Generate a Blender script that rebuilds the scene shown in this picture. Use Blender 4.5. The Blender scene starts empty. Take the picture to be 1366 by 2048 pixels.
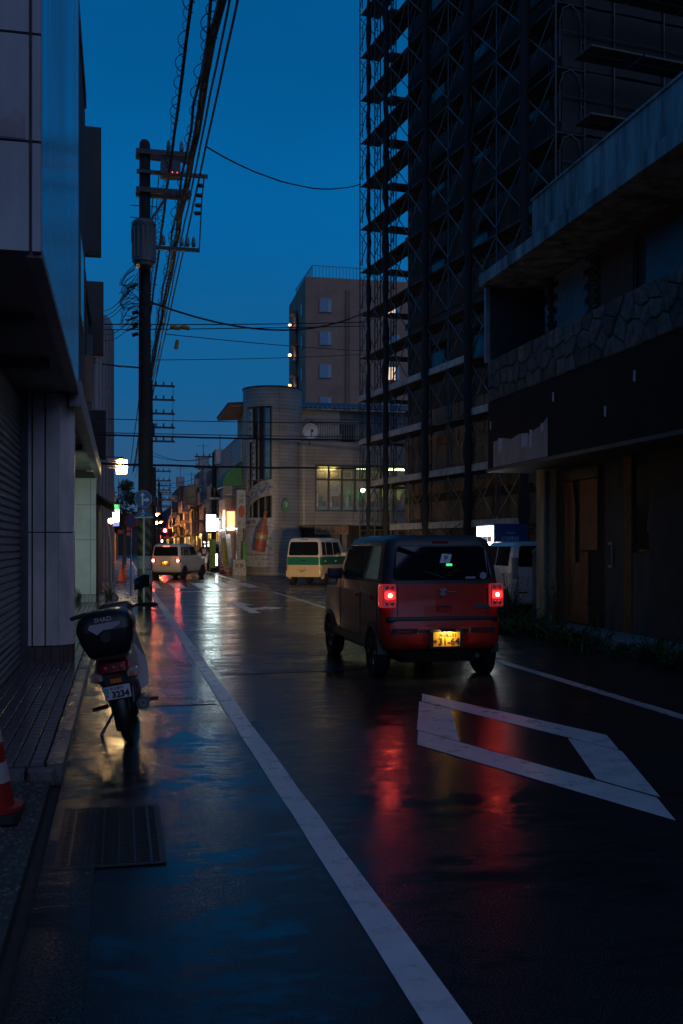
import bpy, math, random
from mathutils import Vector, Matrix
random.seed(7)
sc = bpy.context.scene
C = sc.collection
R = math.radians

# ------------------------------------------------------------------ camera
TH = R(12.5)                                   # camera looks 12.5 degrees to the right of the street
CAMZ, FPX, HOR = 1.57, 2000.0, 1090.0          # eye height, focal length and horizon row (photo pixels)
cam = bpy.data.objects.new('camera', bpy.data.cameras.new('camera'))
C.objects.link(cam)
cam.location = (0, 0, CAMZ)
cam.rotation_euler = (math.pi/2, 0, -TH)
cam.data.sensor_width = 36
cam.data.lens = FPX/2048*36
cam.data.shift_y = (HOR-1024)/2048
cam.data.clip_end = 2000
sc.camera = cam

# ------------------------------------------------------------------ world, sun, exposure
w = bpy.data.worlds.new("World"); sc.world = w; w.use_nodes = True
nt = w.node_tree; nd = nt.nodes; ln = nt.links
tc = nd.new('ShaderNodeTexCoord')
sp = nd.new('ShaderNodeSeparateXYZ'); ln.new(tc.outputs['Generated'], sp.inputs[0])
ramp = nd.new('ShaderNodeValToRGB'); ln.new(sp.outputs['Z'], ramp.inputs[0])
cr = ramp.color_ramp; cr.interpolation = 'EASE'
stops = [(0.0, (.050, .072, .140)), (.065, (.024, .100, .222)), (.17, (.007, .113, .296)), (.32, (.0012, .116, .340)),
         (.46, (.0005, .090, .272)), (.62, (.001, .066, .200)), (1.0, (.003, .046, .140))]
while len(cr.elements) < len(stops): cr.elements.new(.5)
for e, (p, c) in zip(cr.elements, stops): e.position = p; e.color = (*c, 1)
cn = nd.new('ShaderNodeTexNoise'); cn.inputs['Scale'].default_value = 2.2; cn.inputs['Detail'].default_value = 4
ln.new(tc.outputs['Generated'], cn.inputs['Vector'])
cm = nd.new('ShaderNodeMapRange'); ln.new(cn.outputs[0], cm.inputs[0])
cm.inputs[1].default_value = .3; cm.inputs[2].default_value = .7; cm.inputs[3].default_value = .90; cm.inputs[4].default_value = 1.10
mx = nd.new('ShaderNodeVectorMath'); mx.operation = 'SCALE'
ln.new(ramp.outputs[0], mx.inputs[0]); ln.new(cm.outputs[0], mx.inputs[3])
ln.new(mx.outputs[0], nd['Background'].inputs[0]); nd['Background'].inputs[1].default_value = 1.0

sun = bpy.data.objects.new('dusk_light', bpy.data.lights.new('dusk_light', 'SUN'))
C.objects.link(sun)
sun.data.energy = .40; sun.data.angle = R(70); sun.data.color = (.66, .66, 1.0)
# last light of the sky behind the photographer, a little from the right
sun.rotation_euler = Vector((-.34, .72, -.60)).to_track_quat('-Z', 'Y').to_euler()

sc.view_settings.view_transform = 'Standard'; sc.view_settings.look = 'None'
sc.view_settings.exposure = 0; sc.view_settings.gamma = 1
sc.render.engine = 'CYCLES'
cy = sc.cycles
cy.use_denoising = True
try: cy.denoiser = 'OPENIMAGEDENOISE'
except Exception: pass
cy.max_bounces = 6; cy.diffuse_bounces = 3; cy.glossy_bounces = 4; cy.transmission_bounces = 4; cy.transparent_max_bounces = 8
cy.caustics_reflective = False; cy.caustics_refractive = False
cy.sample_clamp_indirect = 6
cy.use_adaptive_sampling = False

# ------------------------------------------------------------------ helpers
F = Vector((math.sin(TH), math.cos(TH), 0)); RT = Vector((math.cos(TH), -math.sin(TH), 0))
def at(px, py, d):
    """world point seen at photo pixel (px, py), d metres in front of the camera"""
    return Vector((0, 0, CAMZ)) + F*d + RT*(d*(px-683)/FPX) + Vector((0, 0, d*(HOR-py)/FPX))

MATS = {}
def M(name, col=(.5, .5, .5), rough=.6, metal=0, var=.2, scale=6, bump=0, bscale=80, spec=.5, coat=0, emit=None, estr=0,
      streak=0, dirt=None, alpha=None, rvar=0):
    if name in MATS: return MATS[name]
    m = bpy.data.materials.new(name); m.use_nodes = True; MATS[name] = m
    n, l = m.node_tree.nodes, m.node_tree.links
    b = n['Principled BSDF']
    b.inputs['Roughness'].default_value = rough; b.inputs['Metallic'].default_value = metal
    b.inputs['Specular IOR Level'].default_value = spec
    if coat: b.inputs['Coat Weight'].default_value = coat; b.inputs['Coat Roughness'].default_value = .05
    t = n.new('ShaderNodeTexCoord')
    src = t.outputs['Object']
    if streak:
        mp = n.new('ShaderNodeMapping'); mp.inputs['Scale'].default_value = (1, 1, 1/streak); l.new(src, mp.inputs[0]); src = mp.outputs[0]
    ns = n.new('ShaderNodeTexNoise'); ns.inputs['Scale'].default_value = scale; ns.inputs['Detail'].default_value = 6
    ns.inputs['Roughness'].default_value = .65
    l.new(src, ns.inputs['Vector'])
    rp = n.new('ShaderNodeValToRGB'); l.new(ns.outputs[0], rp.inputs[0])
    lo = dirt if dirt else tuple(c*(1-var) for c in col)
    hi = tuple(min(1, c*(1+var*.6)) for c in col)
    rp.color_ramp.elements[0].position = .34; rp.color_ramp.elements[0].color = (*lo, 1)
    rp.color_ramp.elements[1].position = .62; rp.color_ramp.elements[1].color = (*hi, 1)
    l.new(rp.outputs[0], b.inputs['Base Color'])
    if rvar:
        mr = n.new('ShaderNodeMapRange'); l.new(ns.outputs[0], mr.inputs[0])
        mr.inputs[1].default_value = .35; mr.inputs[2].default_value = .65
        mr.inputs[3].default_value = max(.02, rough-rvar); mr.inputs[4].default_value = rough+rvar
        l.new(mr.outputs[0], b.inputs['Roughness'])
    if bump:
        n2 = n.new('ShaderNodeTexNoise'); n2.inputs['Scale'].default_value = bscale; n2.inputs['Detail'].default_value = 3
        l.new(src, n2.inputs['Vector'])
        bp = n.new('ShaderNodeBump'); bp.inputs['Strength'].default_value = bump; bp.inputs['Distance'].default_value = .02
        l.new(n2.outputs[0], bp.inputs['Height']); l.new(bp.outputs[0], b.inputs['Normal'])
    if emit:
        b.inputs['Emission Color'].default_value = (*emit, 1); b.inputs['Emission Strength'].default_value = estr
    if alpha is not None: b.inputs['Alpha'].default_value = alpha
    return m

def LAMP(name, col, s, base=(.6, .6, .6)):
    return M(name, base, .4, emit=col, estr=s, var=.05)

def road_material(name, dark, wet_lo, wet_hi, thr, stretch=(.55, 1.5), grain=190, gstr=.5):
    m = bpy.data.materials.new(name); m.use_nodes = True; MATS[name] = m
    n, l = m.node_tree.nodes, m.node_tree.links
    b = n['Principled BSDF']
    g = n.new('ShaderNodeNewGeometry')
    mp = n.new('ShaderNodeMapping'); mp.inputs['Scale'].default_value = (stretch[0], stretch[1], 1); l.new(g.outputs['Position'], mp.inputs[0])
    big = n.new('ShaderNodeTexNoise'); big.inputs['Scale'].default_value = .8; big.inputs['Detail'].default_value = 5; big.inputs['Roughness'].default_value = .6
    l.new(mp.outputs[0], big.inputs['Vector'])
    wet = n.new('ShaderNodeMapRange'); wet.interpolation_type = 'SMOOTHSTEP'
    wet.inputs[1].default_value = thr-.05; wet.inputs[2].default_value = thr+.05
    mid = n.new('ShaderNodeTexNoise'); mid.inputs['Scale'].default_value = 5.5; mid.inputs['Detail'].default_value = 6; mid.inputs['Roughness'].default_value = .7
    l.new(mp.outputs[0], mid.inputs['Vector'])
    mm = n.new('ShaderNodeMix'); mm.data_type = 'FLOAT'; mm.inputs[0].default_value = .5; l.new(big.outputs[0], mm.inputs[2]); l.new(mid.outputs[0], mm.inputs[3])
    l.new(mm.outputs[0], wet.inputs[0])
    sq = n.new('ShaderNodeMapRange'); l.new(wet.outputs[0], sq.inputs[0]); sq.inputs[3].default_value = .11; sq.inputs[4].default_value = .34
    l.new(sq.outputs[0], b.inputs['Specular IOR Level'])
    ro = n.new('ShaderNodeMapRange'); l.new(wet.outputs[0], ro.inputs[0])
    ro.inputs[3].default_value = wet_hi; ro.inputs[4].default_value = wet_lo
    l.new(ro.outputs[0], b.inputs['Roughness'])
    fine = n.new('ShaderNodeTexNoise'); fine.inputs['Scale'].default_value = grain; fine.inputs['Detail'].default_value = 2
    l.new(g.outputs['Position'], fine.inputs['Vector'])
    rp = n.new('ShaderNodeValToRGB'); l.new(fine.outputs[0], rp.inputs[0])
    rp.color_ramp.elements[0].position = .35; rp.color_ramp.elements[0].color = (*[c*.4 for c in dark], 1)
    rp.color_ramp.elements[1].position = .75; rp.color_ramp.elements[1].color = (*[c*2.1 for c in dark], 1)
    mixd = n.new('ShaderNodeMix'); mixd.data_type = 'RGBA'; mixd.blend_type = 'MULTIPLY'
    l.new(wet.outputs[0], mixd.inputs[0]); l.new(rp.outputs[0], mixd.inputs[6]); mixd.inputs[7].default_value = (.62, .62, .64, 1)
    l.new(mixd.outputs[2], b.inputs['Base Color'])
    # long shallow unevenness across the lane
    mp2 = n.new('ShaderNodeMapping'); mp2.inputs['Scale'].default_value = (.7, 6.5, 1); l.new(g.outputs['Position'], mp2.inputs[0])
    wav = n.new('ShaderNodeTexNoise'); wav.inputs['Scale'].default_value = 1.6; wav.inputs['Detail'].default_value = 3
    l.new(mp2.outputs[0], wav.inputs['Vector'])
    b1 = n.new('ShaderNodeBump'); b1.inputs['Strength'].default_value = .035; b1.inputs['Distance'].default_value = .02
    l.new(wav.outputs[0], b1.inputs['Height'])
    b2 = n.new('ShaderNodeBump'); b2.inputs['Distance'].default_value = .004
    gs = n.new('ShaderNodeMapRange'); l.new(wet.outputs[0], gs.inputs[0]); gs.inputs[3].default_value = gstr; gs.inputs[4].default_value = gstr*.45
    l.new(gs.outputs[0], b2.inputs['Strength'])
    l.new(fine.outputs[0], b2.inputs['Height']); l.new(b1.outputs[0], b2.inputs['Normal'])
    l.new(b2.outputs[0], b.inputs['Normal'])
    return m

ROOT = {}
def empty(name, loc=(0, 0, 0), rz=0, lean=None):
    o = bpy.data.objects.new(name, None); C.objects.link(o)
    o.location = loc; o.rotation_euler = (0, 0, rz)
    o.empty_display_size = .1
    if lean is not None:
        o.rotation_mode = 'XYZ'; o.rotation_euler = (0, lean, rz)
    ROOT[o.name] = Matrix.LocRotScale(Vector(loc), o.rotation_euler, None)
    return o
def tag(o, label, cat, group=None, kind=None):
    if label: o['label'] = label
    if cat: o['category'] = cat
    if group: o['group'] = group
    if kind: o['kind'] = kind
    return o

class MB:
    def __init__(s): s.v = []; s.f = []
    def add(s, vs, fs):
        k = len(s.v); s.v += [Vector(v) for v in vs]; s.f += [[i+k for i in f] for f in fs]; return s
    def box(s, x0, x1, y0, y1, z0, z1):
        return s.add([(x0,y0,z0),(x1,y0,z0),(x1,y1,z0),(x0,y1,z0),(x0,y0,z1),(x1,y0,z1),(x1,y1,z1),(x0,y1,z1)],
                     [(0,3,2,1),(4,5,6,7),(0,1,5,4),(1,2,6,5),(2,3,7,6),(3,0,4,7)])
    def bbox(s, x0, x1, y0, y1, z0, z1, b=.01):
        """box with chamfered vertical and top edges"""
        return s.slab([(x0+b,y0),(x1-b,y0),(x1,y0+b),(x1,y1-b),(x1-b,y1),(x0+b,y1),(x0,y1-b),(x0,y0+b)], z0, z1)
    def slab(s, poly, z0, z1):
        n = len(poly)
        return s.add([(x,y,z0) for x,y in poly]+[(x,y,z1) for x,y in poly],
                     [tuple(range(n-1,-1,-1)), tuple(range(n,2*n))]+[(i,(i+1)%n,(i+1)%n+n,i+n) for i in range(n)])
    def prism(s, pts, off):
        n = len(pts); off = Vector(off); pts = [Vector(p) for p in pts]
        return s.add(pts+[p+off for p in pts],
                     [tuple(range(n-1,-1,-1)), tuple(range(n,2*n))]+[(i,(i+1)%n,(i+1)%n+n,i+n) for i in range(n)])
    def bar(s, p, q, w, h=None, up=(0,0,1)):
        p, q = Vector(p), Vector(q); h = h or w
        d = (q-p).normalized(); u = Vector(up)
        if abs(d.dot(u)) > .98: u = Vector((0,1,0))
        a = d.cross(u).normalized()*w/2; b = a.cross(d).normalized()*h/2
        vs = [p-a-b,p+a-b,p+a+b,p-a+b,q-a-b,q+a-b,q+a+b,q-a+b]
        return s.add(vs, [(0,1,2,3),(7,6,5,4),(0,4,5,1),(1,5,6,2),(2,6,7,3),(3,7,4,0)])
    def tube(s, pts, r, n=8):
        pts = [Vector(p) for p in pts]; m = len(pts)
        rs = r if isinstance(r, (list, tuple)) else [r]*m
        prev = None; k = len(s.v)
        for i, p in enumerate(pts):
            d = (pts[min(i+1,m-1)]-pts[max(i-1,0)]).normalized()
            if prev is None:
                u = Vector((0,0,1)) if abs(d.z) < .9 else Vector((1,0,0))
                a = d.cross(u).normalized()
            else:
                a = (prev-d*prev.dot(d)); a = a.normalized() if a.length > 1e-6 else d.orthogonal().normalized()
            prev = a; b = d.cross(a)
            for j in range(n):
                t = 2*math.pi*j/n
                s.v.append(p+(a*math.cos(t)+b*math.sin(t))*rs[i])
        for i in range(m-1):
            for j in range(n):
                s.f.append([k+i*n+j, k+i*n+(j+1)%n, k+(i+1)*n+(j+1)%n, k+(i+1)*n+j])
        s.f.append([k+j for j in range(n-1,-1,-1)]); s.f.append([k+(m-1)*n+j for j in range(n)])
        return s
    def lathe(s, prof, c=(0,0,0), axis='Z', n=24, a0=0, a1=2*math.pi, ring=False):
        """prof: list of (radius, height)"""
        c = Vector(c); k = len(s.v); m = len(prof); full = abs(a1-a0-2*math.pi) < 1e-6; N = n if full else n+1
        for (r, h) in prof:
            for j in range(N):
                t = a0+(a1-a0)*j/n; x, y = r*math.cos(t), r*math.sin(t)
                s.v.append(c+(Vector((x,y,h)) if axis == 'Z' else Vector((h,x,y)) if axis == 'X' else Vector((x,h,y))))
        for i in range(m-1):
            for j in range(n):
                s.f.append([k+i*N+j, k+i*N+(j+1)%N, k+(i+1)*N+(j+1)%N, k+(i+1)*N+j])
        if ring:
            for j in range(n): s.f.append([k+(m-1)*N+j, k+(m-1)*N+(j+1)%N, k+(j+1)%N, k+j])
        elif full:
            s.f.append([k+j for j in range(N-1,-1,-1)]); s.f.append([k+(m-1)*N+j for j in range(N)])
        return s
    def arc(s, c, r, a0, a1, z0, z1, th, n=16):
        """curved wall panel about a vertical axis"""
        k = len(s.v); c = Vector(c)
        for j in range(n+1):
            t = a0+(a1-a0)*j/n; u = Vector((math.cos(t), math.sin(t), 0))
            for (rr, z) in ((r, z0), (r, z1), (r-th, z1), (r-th, z0)):
                s.v.append(Vector((c.x, c.y, 0))+u*rr+Vector((0, 0, z)))
        for j in range(n):
            for q in range(4):
                s.f.append([k+j*4+q, k+(j+1)*4+q, k+(j+1)*4+(q+1)%4, k+j*4+(q+1)%4])
        s.f.append([k, k+1, k+2, k+3]); s.f.append([k+n*4+3, k+n*4+2, k+n*4+1, k+n*4])
        return s
    def stack(s, slices, n=5):
        """horizontal rounded-rectangle slices (z, half width, y rear, y front, corner radius)"""
        k = len(s.v); cnt = 4*(n+1)
        for (z, hw, yr, yf, r) in slices:
            for (cx, cy_, t0) in ((hw-r, yf-r, 0), (-hw+r, yf-r, 90), (-hw+r, yr+r, 180), (hw-r, yr+r, 270)):
                for j in range(n+1):
                    t = R(t0+90*j/n); s.v.append(Vector((cx+r*math.cos(t), cy_+r*math.sin(t), z)))
        for i in range(len(slices)-1):
            for j in range(cnt):
                s.f.append([k+i*cnt+j, k+i*cnt+(j+1)%cnt, k+(i+1)*cnt+(j+1)%cnt, k+(i+1)*cnt+j])
        s.f.append([k+j for j in range(cnt-1,-1,-1)]); s.f.append([k+(len(slices)-1)*cnt+j for j in range(cnt)])
        return s
    def mesh(s, name, mat, smooth=None):
        me = bpy.data.meshes.new(name); me.from_pydata([tuple(v) for v in s.v], [], s.f); me.update()
        if mat: me.materials.append(mat)
        if smooth:
            me.shade_smooth(); me.set_sharp_from_angle(angle=R(smooth))
        return me
    def build(s, name, mat, parent=None, smooth=None, world=False):
        if world and parent is not None:
            p = parent
            while p.parent: p = p.parent
            inv = ROOT[p.name].inverted(); s.v = [inv @ v for v in s.v]
        o = bpy.data.objects.new(name, s.mesh(name, mat, smooth)); C.objects.link(o)
        if parent: o.parent = parent
        return o

def inst(name, me, parent, loc=(0,0,0), rot=(0,0,0), scale=(1,1,1)):
    o = bpy.data.objects.new(name, me); C.objects.link(o)
    o.location = loc; o.rotation_euler = rot; o.scale = scale
    if parent: o.parent = parent
    return o
def struct(name, mb, mat, smooth=None):
    o = mb.build(name, mat, None, smooth); o['kind'] = 'structure'; return o

def lettering(body, size, mat, parent, loc, right=(1,0,0), up=(0,0,1), world=True, ext=.002, name='lettering', align='CENTER', bold=0):
    cu = bpy.data.curves.new('lettering', 'FONT'); cu.body = body; cu.size = size; cu.align_x = align; cu.align_y = 'CENTER'; cu.extrude = ext
    cu.resolution_u = 2; cu.offset = bold
    tmp = bpy.data.objects.new('lettering_tmp', cu); C.objects.link(tmp)
    bpy.context.view_layer.update()
    me = bpy.data.meshes.new_from_object(tmp.evaluated_get(bpy.context.evaluated_depsgraph_get()))
    bpy.data.objects.remove(tmp); bpy.data.curves.remove(cu)
    r_, u_ = Vector(right).normalized(), Vector(up).normalized(); n_ = r_.cross(u_)
    mt = Matrix((( r_.x, u_.x, n_.x, loc[0]), (r_.y, u_.y, n_.y, loc[1]), (r_.z, u_.z, n_.z, loc[2]), (0,0,0,1)))
    if world and parent is not None:
        p = parent
        while p.parent: p = p.parent
        mt = ROOT[p.name].inverted() @ mt
    me.transform(mt); me.materials.clear(); me.materials.append(mat)
    o = bpy.data.objects.new(name, me); C.objects.link(o); o.parent = parent
    return o

# ------------------------------------------------------------------ materials
asphalt = road_material('asphalt_wet', (.024, .025, .027), .075, .20, .525, (.6, 1.2), 125, .36)
asphalt_old = road_material('asphalt_patch', (.026, .026, .027), .10, .27, .51, (.7, 1.8), 100, .6)
gravel_lot = road_material('gravel_lot', (.11, .09, .07), .16, .6, .52, (.8, .8), 60, .9)
paint = M('road_paint', (.60, .60, .60), .32, var=.12, scale=5, bump=.25, bscale=160, dirt=(.50, .50, .51), rvar=.08)
paint2 = M('road_paint_worn', (.50, .49, .47), .35, var=.25, scale=7, bump=.2, bscale=160, dirt=(.22, .22, .22), rvar=.1)
concrete = M('concrete_grey', (.30, .29, .28), .75, var=.35, scale=3, bump=.15, bscale=40)
concrete_wet = M('concrete_wet', (.12, .12, .12), .28, var=.35, scale=5, bump=.3, bscale=60, rvar=.12)
black = M('black_plastic', (.018, .018, .019), .45, var=.2)
rubber = M('tyre_rubber', (.012, .012, .012), .7, bump=.2, bscale=60)
steel = M('galvanised_steel', (.32, .33, .34), .42, metal=.7, var=.25, scale=10)
darksteel = M('dark_steel', (.10, .10, .11), .5, metal=.5, var=.3)
chrome = M('chrome', (.6, .6, .6), .15, metal=1, var=.05)
wire_m = M('cable_black', (.012, .012, .013), .55)
white_paint = M('white_enamel', (.72, .72, .70), .35, var=.12, scale=3)

# ================================================================== ground, road, markings
struct('ground', MB().add([(-800,-800,-.05),(800,-800,-.05),(800,800,-.05),(-800,800,-.05)], [(0,1,2,3)]), M('earth', (.05,.045,.04), .8))
def sheet(name, mat, poly, z, cut=None):
    return struct(name, MB().add([(x,y,z) for x,y in poly], [tuple(range(len(poly)))]), mat)
sheet('road', asphalt, [(-.36,-16),(8.9,-16),(8.9,240),(-.36,240)], 0)
sheet('parking_lot', gravel_lot, [(5.25,22.5),(24,22.5),(24,50.5),(6.3,50.5),(5.6,44),(5.25,34)], .005)
sheet('side_pavement', concrete_wet, [(-1.2,26.6),(.93,26.6),(.93,150),(-1.2,150)], .006)
sheet('road_patch', asphalt_old, [(-.02,9.9),(.93,9.9),(.93,13.9),(-.02,13.7)], .004)
sheet('road_patch', asphalt_old, [(1.2,12.1),(3.0,12.2),(3.1,14.4),(1.2,14.3)], .004)
sheet('road_patch', asphalt_old, [(5.1,3),(8.3,3),(8.3,21),(5.1,21)], .004)
def line(name, x0, x1, y0, y1, m=paint):
    """painted strip with slightly uneven edges"""
    mb = MB(); n = max(2, int((y1-y0)/.6)); rnd = random.Random(int(y0*10+x0*100))
    for i in range(n+1):
        y = y0+(y1-y0)*i/n
        mb.v += [Vector((x0+rnd.uniform(-.006,.006), y, .0035)), Vector((x1+rnd.uniform(-.006,.006), y, .0035))]
    mb.f += [[2*i,2*i+1,2*i+3,2*i+2] for i in range(n)]
    return struct(name, mb, m)
line('lane_line', .975, 1.125, -4, 13.62); line('lane_line', .975, 1.125, 13.66, 34, paint2)
line('lane_line', 4.93, 5.08, -4, 33, paint2)
line('lane_line', 4.93, 5.08, 42.5, 120, paint2); line('lane_line', .975, 1.125, 42.5, 120, paint2)
struct('stop_line', MB().add([(1.2,33.8,.0035),(4.9,33.7,.0035),(4.9,34.15,.0035),(1.2,34.25,.0035)], [(0,1,2,3)]), paint2)
zb = empty('zebra_crossing', (3, 39, 0)); zb['kind'] = 'structure'
for x in (1.25, 2.15, 3.05, 3.95, 4.85):
    MB().add([(x-.24,36.6,.0035),(x+.24,36.6,.0035),(x+.24,41.4,.0035),(x-.24,41.4,.0035)], [(0,1,2,3)]).build('stripe', paint2, zb, world=True)
# diamond ahead of the crossing: two long strips and two short fillers with open joints
T, L_, B_, R_ = (3.10,10.14), (2.26,7.56), (3.10,5.11), (3.94,7.56)
t_, l_, b_, r_ = (3.10,9.10), (2.64,7.56), (3.10,6.15), (3.56,7.56)
def isect(p, q, a, b):
    d1 = (q[0]-p[0], q[1]-p[1]); d2 = (b[0]-a[0], b[1]-a[1]); den = d1[0]*d2[1]-d1[1]*d2[0]
    s = ((a[0]-p[0])*d2[1]-(a[1]-p[1])*d2[0])/den
    return (p[0]+d1[0]*s, p[1]+d1[1]*s)
a1, c1 = isect(t_, r_, T, L_), isect(t_, r_, R_, B_); a2, c2 = isect(l_, b_, T, L_), isect(l_, b_, R_, B_)
dm = empty('crossing_ahead_diamond', (3.1, 7.6, 0)); dm['kind'] = 'structure'
def inset(poly, k=.014):
    cx = sum(p[0] for p in poly)/len(poly); cy = sum(p[1] for p in poly)/len(poly)
    return [(x+(cx-x)*k/.35, y+(cy-y)*k/.7) for x, y in poly]
for poly in ([T,a1,c1,R_], [L_,B_,c2,a2], [a1,a2,l_,t_], [r_,b_,c2,c1]):
    MB().add([(x,y,.0035) for x,y in inset(poly)], [(0,1,2,3)]).build('stroke', paint, dm, world=True)
ar = [(2.93,22.9),(3.17,22.9),(3.17,24.0),(3.55,24.25),(3.55,23.95),(4.0,24.7),(3.55,25.4),(3.55,25.0),(3.17,24.75),(3.17,26.0),
      (3.42,26.0),(3.05,28.0),(2.68,26.0),(2.93,26.0)]
struct('turn_arrow', MB().add([(x,y,.0035) for x,y in ar], [tuple(range(len(ar)))]), paint2)

# kerb, tiled pavement
walk = empty('pavement', (-.8, 10, 0)); walk['kind'] = 'structure'
MB().box(-1.25,-.50,6.95,26.6,-.04,.088).build('bedding', M('mortar_dark', (.02,.02,.02), .7), walk, world=True)
kb = MB()
kerb_stone = MB().bbox(-.055,.055,-.298,.298,-.04,.112,.012).mesh('kerb_stone', concrete_wet)
for i in range(33): inst('kerb_stone', kerb_stone, walk, (-.425+.8, 7.25+.6*i-10, random.uniform(-.004,.004)))
tile_m = M('paving_tile_wet', (.13,.12,.13), .12, var=.35, scale=9, bump=.12, bscale=50, rvar=.07)
tile_me = MB().add([(-.046,-.070,.08),(.046,-.070,.08),(.046,.070,.08),(-.046,.070,.08),(-.046,-.070,.104),(.046,-.070,.104),(.046,.070,.104),(-.046,.070,.104),(-.039,-.058,.114),(.039,-.058,.114),(.039,.058,.114),(-.039,.058,.114)],
    [(0,1,5,4),(1,2,6,5),(2,3,7,6),(3,0,4,7),(4,5,9,8),(5,6,10,9),(6,7,11,10),(7,4,8,11),(8,9,10,11)]).mesh('paving_tile', tile_m)
nt_ = 0
for j in range(130):
    for i in range(7):
        x, y = -.54-.1*i, 7.03+.15*j
        if j < 42:
            inst('paving_tile', tile_me, walk, (x+.8, y-10, random.uniform(-.0015,.0015)), (R(random.uniform(-.9,.9)), R(random.uniform(-.9,.9)), 0)); nt_ += 1
mbt = MB()
for j in range(42, 130):
    for i in range(7):
        x, y = -.54-.1*i, 7.03+.15*j; dz = random.uniform(-.0012,.0012)
        mbt.box(x-.044,x+.044,y-.068,y+.068,.084,.114+dz)
o = mbt.build('paving_tiles', tile_m, walk, world=True); o['kind'] = 'stuff'
sheet('gutter', asphalt_old, [(-.37,-12),(-.12,-12),(-.12,26.5),(-.37,26.5)], .008)
# gravel corner in front of the pavement
struct('gravel_bed', MB().box(-3,-.44,1,6.93,-.04,.03), M('gravel_soil', (.05,.05,.045), .7, bump=.5, bscale=30))
mbg = MB()
for i in range(2600):
    x, y = random.uniform(-1.5,-.45), random.uniform(2.6,6.9); r = random.uniform(.008,.022)
    vs = [(x+r*random.uniform(.7,1.2)*a, y+r*random.uniform(.7,1.2)*b, .03+r*.7*c) for a,b,c in ((1,0,0),(0,1,0),(-1,0,0),(0,-1,0),(0,0,1))]
    mbg.add(vs, [(0,1,4),(1,2,4),(2,3,4),(3,0,4)])
g = mbg.build('gravel', M('gravel_stone', (.085,.085,.075), .45, var=.5, scale=40)); tag(g, 'loose grey gravel beside the end of the tiled pavement', 'gravel', kind='stuff')
for i in range(5):
    x = -1.35+.19*i; struct('broken_kerb', MB().bbox(x,x+.17,6.80+random.uniform(-.03,.03),6.93,.0,.09+random.uniform(0,.03),.02), concrete_wet)

# drain grate let into the shoulder
gr = empty('drain_grate', (-.045, 5.55, 0)); tag(gr, 'rusty steel drain grate set in the wet road shoulder in front of the motorbike', 'drain grate')
rust = M('rusty_grate', (.075,.05,.04), .5, metal=.4, var=.4, scale=30)
MB().box(-.26,.26,-.56,.56,.0052,.0058).build('pit', M('pit_black', (.004,.004,.004), .9), gr)
for x in (-.255,.255): MB().box(x-.015,x+.015,-.56,.56,.006,.0105).build('frame_bar', rust, gr)
for y in (-.55,.55): MB().box(-.24,.24,y-.012,y+.012,.006,.0102).build('frame_bar', rust, gr)
bm_ = MB().box(-.006,.006,-.535,.535,.006,.0115).mesh('bearing_bar', M('worn_bar', (.05,.048,.046), .4, metal=.5))
for i in range(6): inst('bearing_bar', bm_, gr, (-.2+.08*i, 0, 0))
rm_ = MB().box(-.24,.24,-.005,.005,.0062,.0098).mesh('cross_rod', rust)
for i in range(30): inst('cross_rod', rm_, gr, (0, -.522+.036*i, 0))

# ================================================================== left side: arcade building with shutter
panel_tile = M('fascia_tile', (.40,.38,.39), .5, var=.14, scale=1.3, dirt=(.26,.23,.24), streak=4)
metal_panel = M('fascia_metal', (.30,.36,.44), .20, metal=.55, var=.18, scale=1.5, streak=6, rvar=.07, bump=.02, bscale=2)
plaster_d = M('plaster_dark', (.16,.16,.16), .7, var=.3, scale=2)
column_m = M('column_panel', (.82,.71,.66), .42, var=.14, scale=2.2, streak=3, dirt=(.5,.47,.46))
ab = empty('arcade_building', (-.6, 6.8, 0)); tag(ab, 'grey building with tiled overhang, roller shutter and arcade, nearest on the left', 'building')
MB().box(-4.5,-.56,6.83,12.85,3.50,9.6).build('upper_wall', plaster_d, ab, world=True)
zs = [3.47,4.19,4.89,5.59,6.29,6.99,7.69,8.39,9.09]
xs = [-.50,-.567,-1.47,-2.37,-3.27,-4.17]
for zi in range(len(zs)-1):
    for xi in range(len(xs)-1):
        g2 = .009
        MB().bbox(xs[xi+1]+g2,xs[xi]-(g2 if xi else 0),6.775,6.835,zs[zi]+g2,zs[zi+1]-g2,.004).build('tile', panel_tile, ab, world=True)
pe_ = [(-1.3,4.205),(-.60,4.205),(-.605,4.36),(-.66,4.40),(-.70,4.34),(-.78,4.30),(-.82,4.42),(-.80,4.55),(-.86,4.66),(-.93,4.60),(-1.0,4.72),(-1.3,4.7)]
MB().prism([(x,6.773,z) for x,z in pe_], (0,-.003,0)).build('peeled_patch', M('peeled_patch', (.30,.22,.22), .7, var=.3, scale=5), ab, world=True)
ys = [6.84+.86*i for i in range(8)]
for i in range(7):
    MB().box(-.562,-.502+random.uniform(-.001,.001),ys[i]+.003,ys[i+1]-.003,3.52,9.6).build('panel', metal_panel, ab, world=True)
MB().box(-.60,-.498,6.84,12.86,3.455,3.515).build('edge_trim', M('trim_grey', (.22,.21,.21), .5), ab, world=True)
MB().box(-4.5,-.603,6.84,26.2,3.47,3.498).build('soffit', M('soffit_paint', (.22,.22,.21), .6, var=.3, scale=1.2), ab, world=True)
for y in (8.6, 10.6, 15.5, 19.5): MB().box(-4.5,-.70,y,y+.16,3.36,3.468).build('soffit_beam', plaster_d, ab, world=True)
MB().box(-.615,-.47,12.88,26.4,3.30,3.62).build('canopy_edge', M('canopy_grey', (.25,.24,.25), .45, var=.3), ab, world=True)
MB().box(-4.5,-.62,12.88,26.4,3.50,3.60).build('canopy_deck', plaster_d, ab, world=True)
MB().box(-4.5,-1.26,5.0,18.6,0,3.46).build('wall', plaster_d, ab, world=True)
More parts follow.
